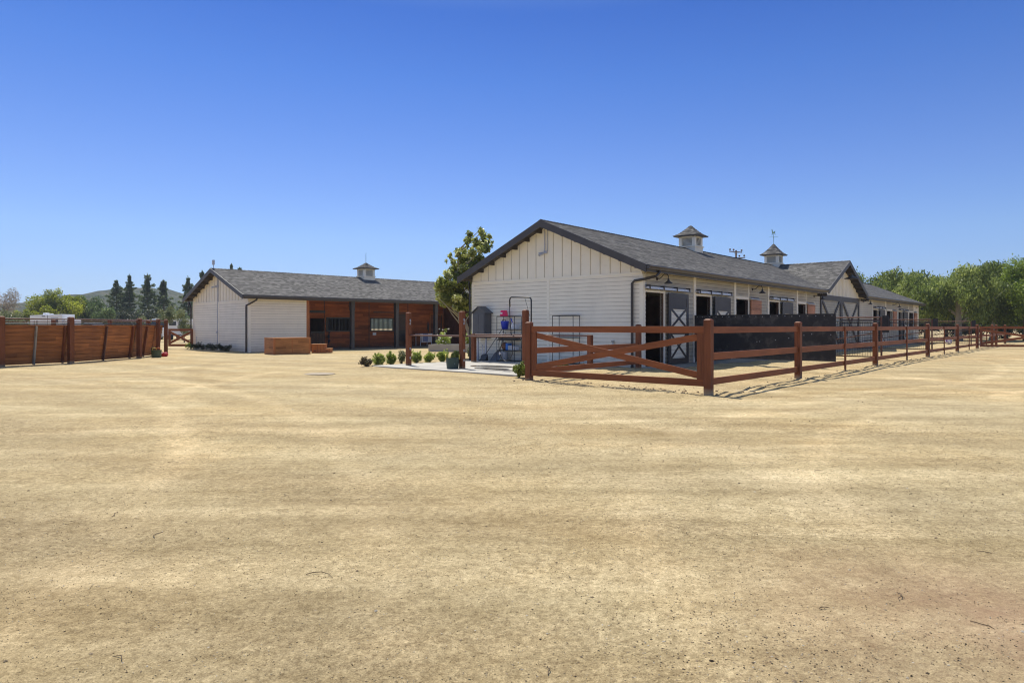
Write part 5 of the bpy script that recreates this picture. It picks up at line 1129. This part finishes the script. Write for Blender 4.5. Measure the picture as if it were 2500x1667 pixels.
m=MB(); m.box(0,2.0,0,5,.5,2.15); m.build('body',[mrv],t,bev=.1); m=MB(); m.box(.2,.9,-.02,0,1.5,1.9); m.box(1.15,1.8,-.02,0,1.5,1.9); m.build('window',[mglass],t); 
MB().tube([(.2,-.02,.35),(.4,.2,.35)],.33,14).build('wheel',[mblk],t); MB().tube([(.2,-.9,.5),(1,0,.55),(1.8,0,.5)],.04,6).build('hitch',[mblk],t)
# utility pole
UY=90; k=UY/F; ux=(1797-1250)*k
t=thing('utility_pole','wooden utility pole with two crossarms rising over the right barn roof','utility pole',(ux,UY,0),0)
MB().tube([(0,0,-.2),(0,0,zat(611,UY))],[.17,.11],10).build('pole',[mbark],t)
def arm(u0,v0,u1,v1,ins,nm='crossarm'):
    z0,z1=zat(v0,UY),zat(v1,UY); x0,x1=(u0-1797)*k,(u1-1797)*k; o=MB().beam((x0,-.16,z0),(x1,-.16,z1),.10,.13).build(nm,[mbark],t)
    for q in ins:
        x=(q-1797)*k; z=z0+(z1-z0)*(x-x0)/(x1-x0)+.06; MB().lathe([(.02,0),(.02,.1),(.17,.16),(.07,.2),(.15,.26),(.05,.34),(0,.36)],(x,-.16,z),10).build('insulator',[P('brown_porcelain',(.05,.03,.03),.2)],o)
arm(1779.5,614.2,1810.5,616.6,(1781.3,1790,1809.5)); arm(1797,630.7,1818,629.2,(1804,1815.8))
MB().beam((-.4,-.16,zat(616,UY)),(0,-.12,zat(624,UY)),.02,.03).build('stay',[mbark],t)
MB().beam((.35,-.16,zat(616,UY)),(0,-.12,zat(621,UY)),.02,.03).build('stay',[mbark],t)
# hills
def hills():
    HY=620.0; sil=[(-900,760),(-500,745),(-200,752),(0,752),(40,738),(90,733),(150,730),(195,722),(230,716),(255,709),(290,702),(330,699),(360,700),(395,702),(420,710),(440,717),(480,722),(560,735),(700,752),(900,770),(1200,782),(1500,790)]
    xs=np.linspace(-900,1500,260); V=[];Fc=[]; nx=len(xs); rows=16
    for j in range(rows):
        f=j/(rows-1)
        for u in xs:
            v=np.interp(u,[a for a,b in sil],[b for a,b in sil]); top=(HZ-v)*HY/F+CH
            Y=HY-260*(1-f); X=(u-1250)/F*HY
            g=f**1.1; z=top*g+ (noise.noise(Vector((X*.03,Y*.03,0)))*7+noise.noise(Vector((X*.12,Y*.12,3)))*2.2)*(1-abs(2*f-1))**.5*(f*1.2) + noise.noise(Vector((X*.2,Y*.2,3)))*1.2*f
            V.append((X,Y,z-1+f*f*(noise.noise(Vector((X*.09,7,0)))*2.0+noise.noise(Vector((X*.3,7,0)))*1.2)))
    for j in range(6):
        f=(j+1)/6
        for u in xs:
            v=np.interp(u,[a for a,b in sil],[b for a,b in sil]); top=(HZ-v)*HY/F+CH; X=(u-1250)/F*HY; V.append((X,HY+220*f,top*(1-f**1.5)-1))
    for j in range(rows+5):
        for i in range(nx-1): a=j*nx+i; Fc.append((a,a+1,a+nx+1,a+nx))
    me=bpy.data.meshes.new('hills'); me.from_pydata(V,[],Fc); me.polygons.foreach_set('use_smooth',[True]*len(Fc)); me.update()
    m,n,b=newmat('chaparral_hill'); tcn=N(n,'ShaderNodeTexCoord'); v=tcn.outputs['Object']; f=nz(n,v,.05,7,.7); f2=nz(n,v,.25,5,.7)
    mm=N(n,'ShaderNodeMix',data_type='RGBA',blend_type='MULTIPLY'); mm.inputs[0].default_value=1
    L(n,ramp(n,f,[(.35,(.045,.06,.035)),(.5,(.075,.09,.05)),(.65,(.15,.135,.09))]),mm.inputs[6]); L(n,ramp(n,f2,[(.35,(.5,.5,.5)),(.65,(1.3,1.3,1.3))]),mm.inputs[7]); L(n,mm.outputs[2],b.inputs['Base Color'])
    b.inputs['Roughness'].default_value=1; b.inputs['Specular IOR Level'].default_value=0; bump(n,b,f2,1,3.0)
    me.materials.append(m); o=bpy.data.objects.new('hills',me); COL.objects.link(o); o['kind']='structure'
hills()

def haze():
    m=bpy.data.materials.new('air_haze'); m.use_nodes=True; n=m.node_tree; n.nodes.clear(); o=N(n,'ShaderNodeOutputMaterial'); p=N(n,'ShaderNodeVolumePrincipled')
    p.inputs['Color'].default_value=(.80,.88,1,1); p.inputs['Density'].default_value=.00032; p.inputs['Anisotropy'].default_value=.3; n.links.new(p.outputs[0],o.inputs['Volume'])
    o=MB().box(-2600,2600,-2600,2600,-1.5,62).build('haze',[m]); o['kind']='stuff'
haze()
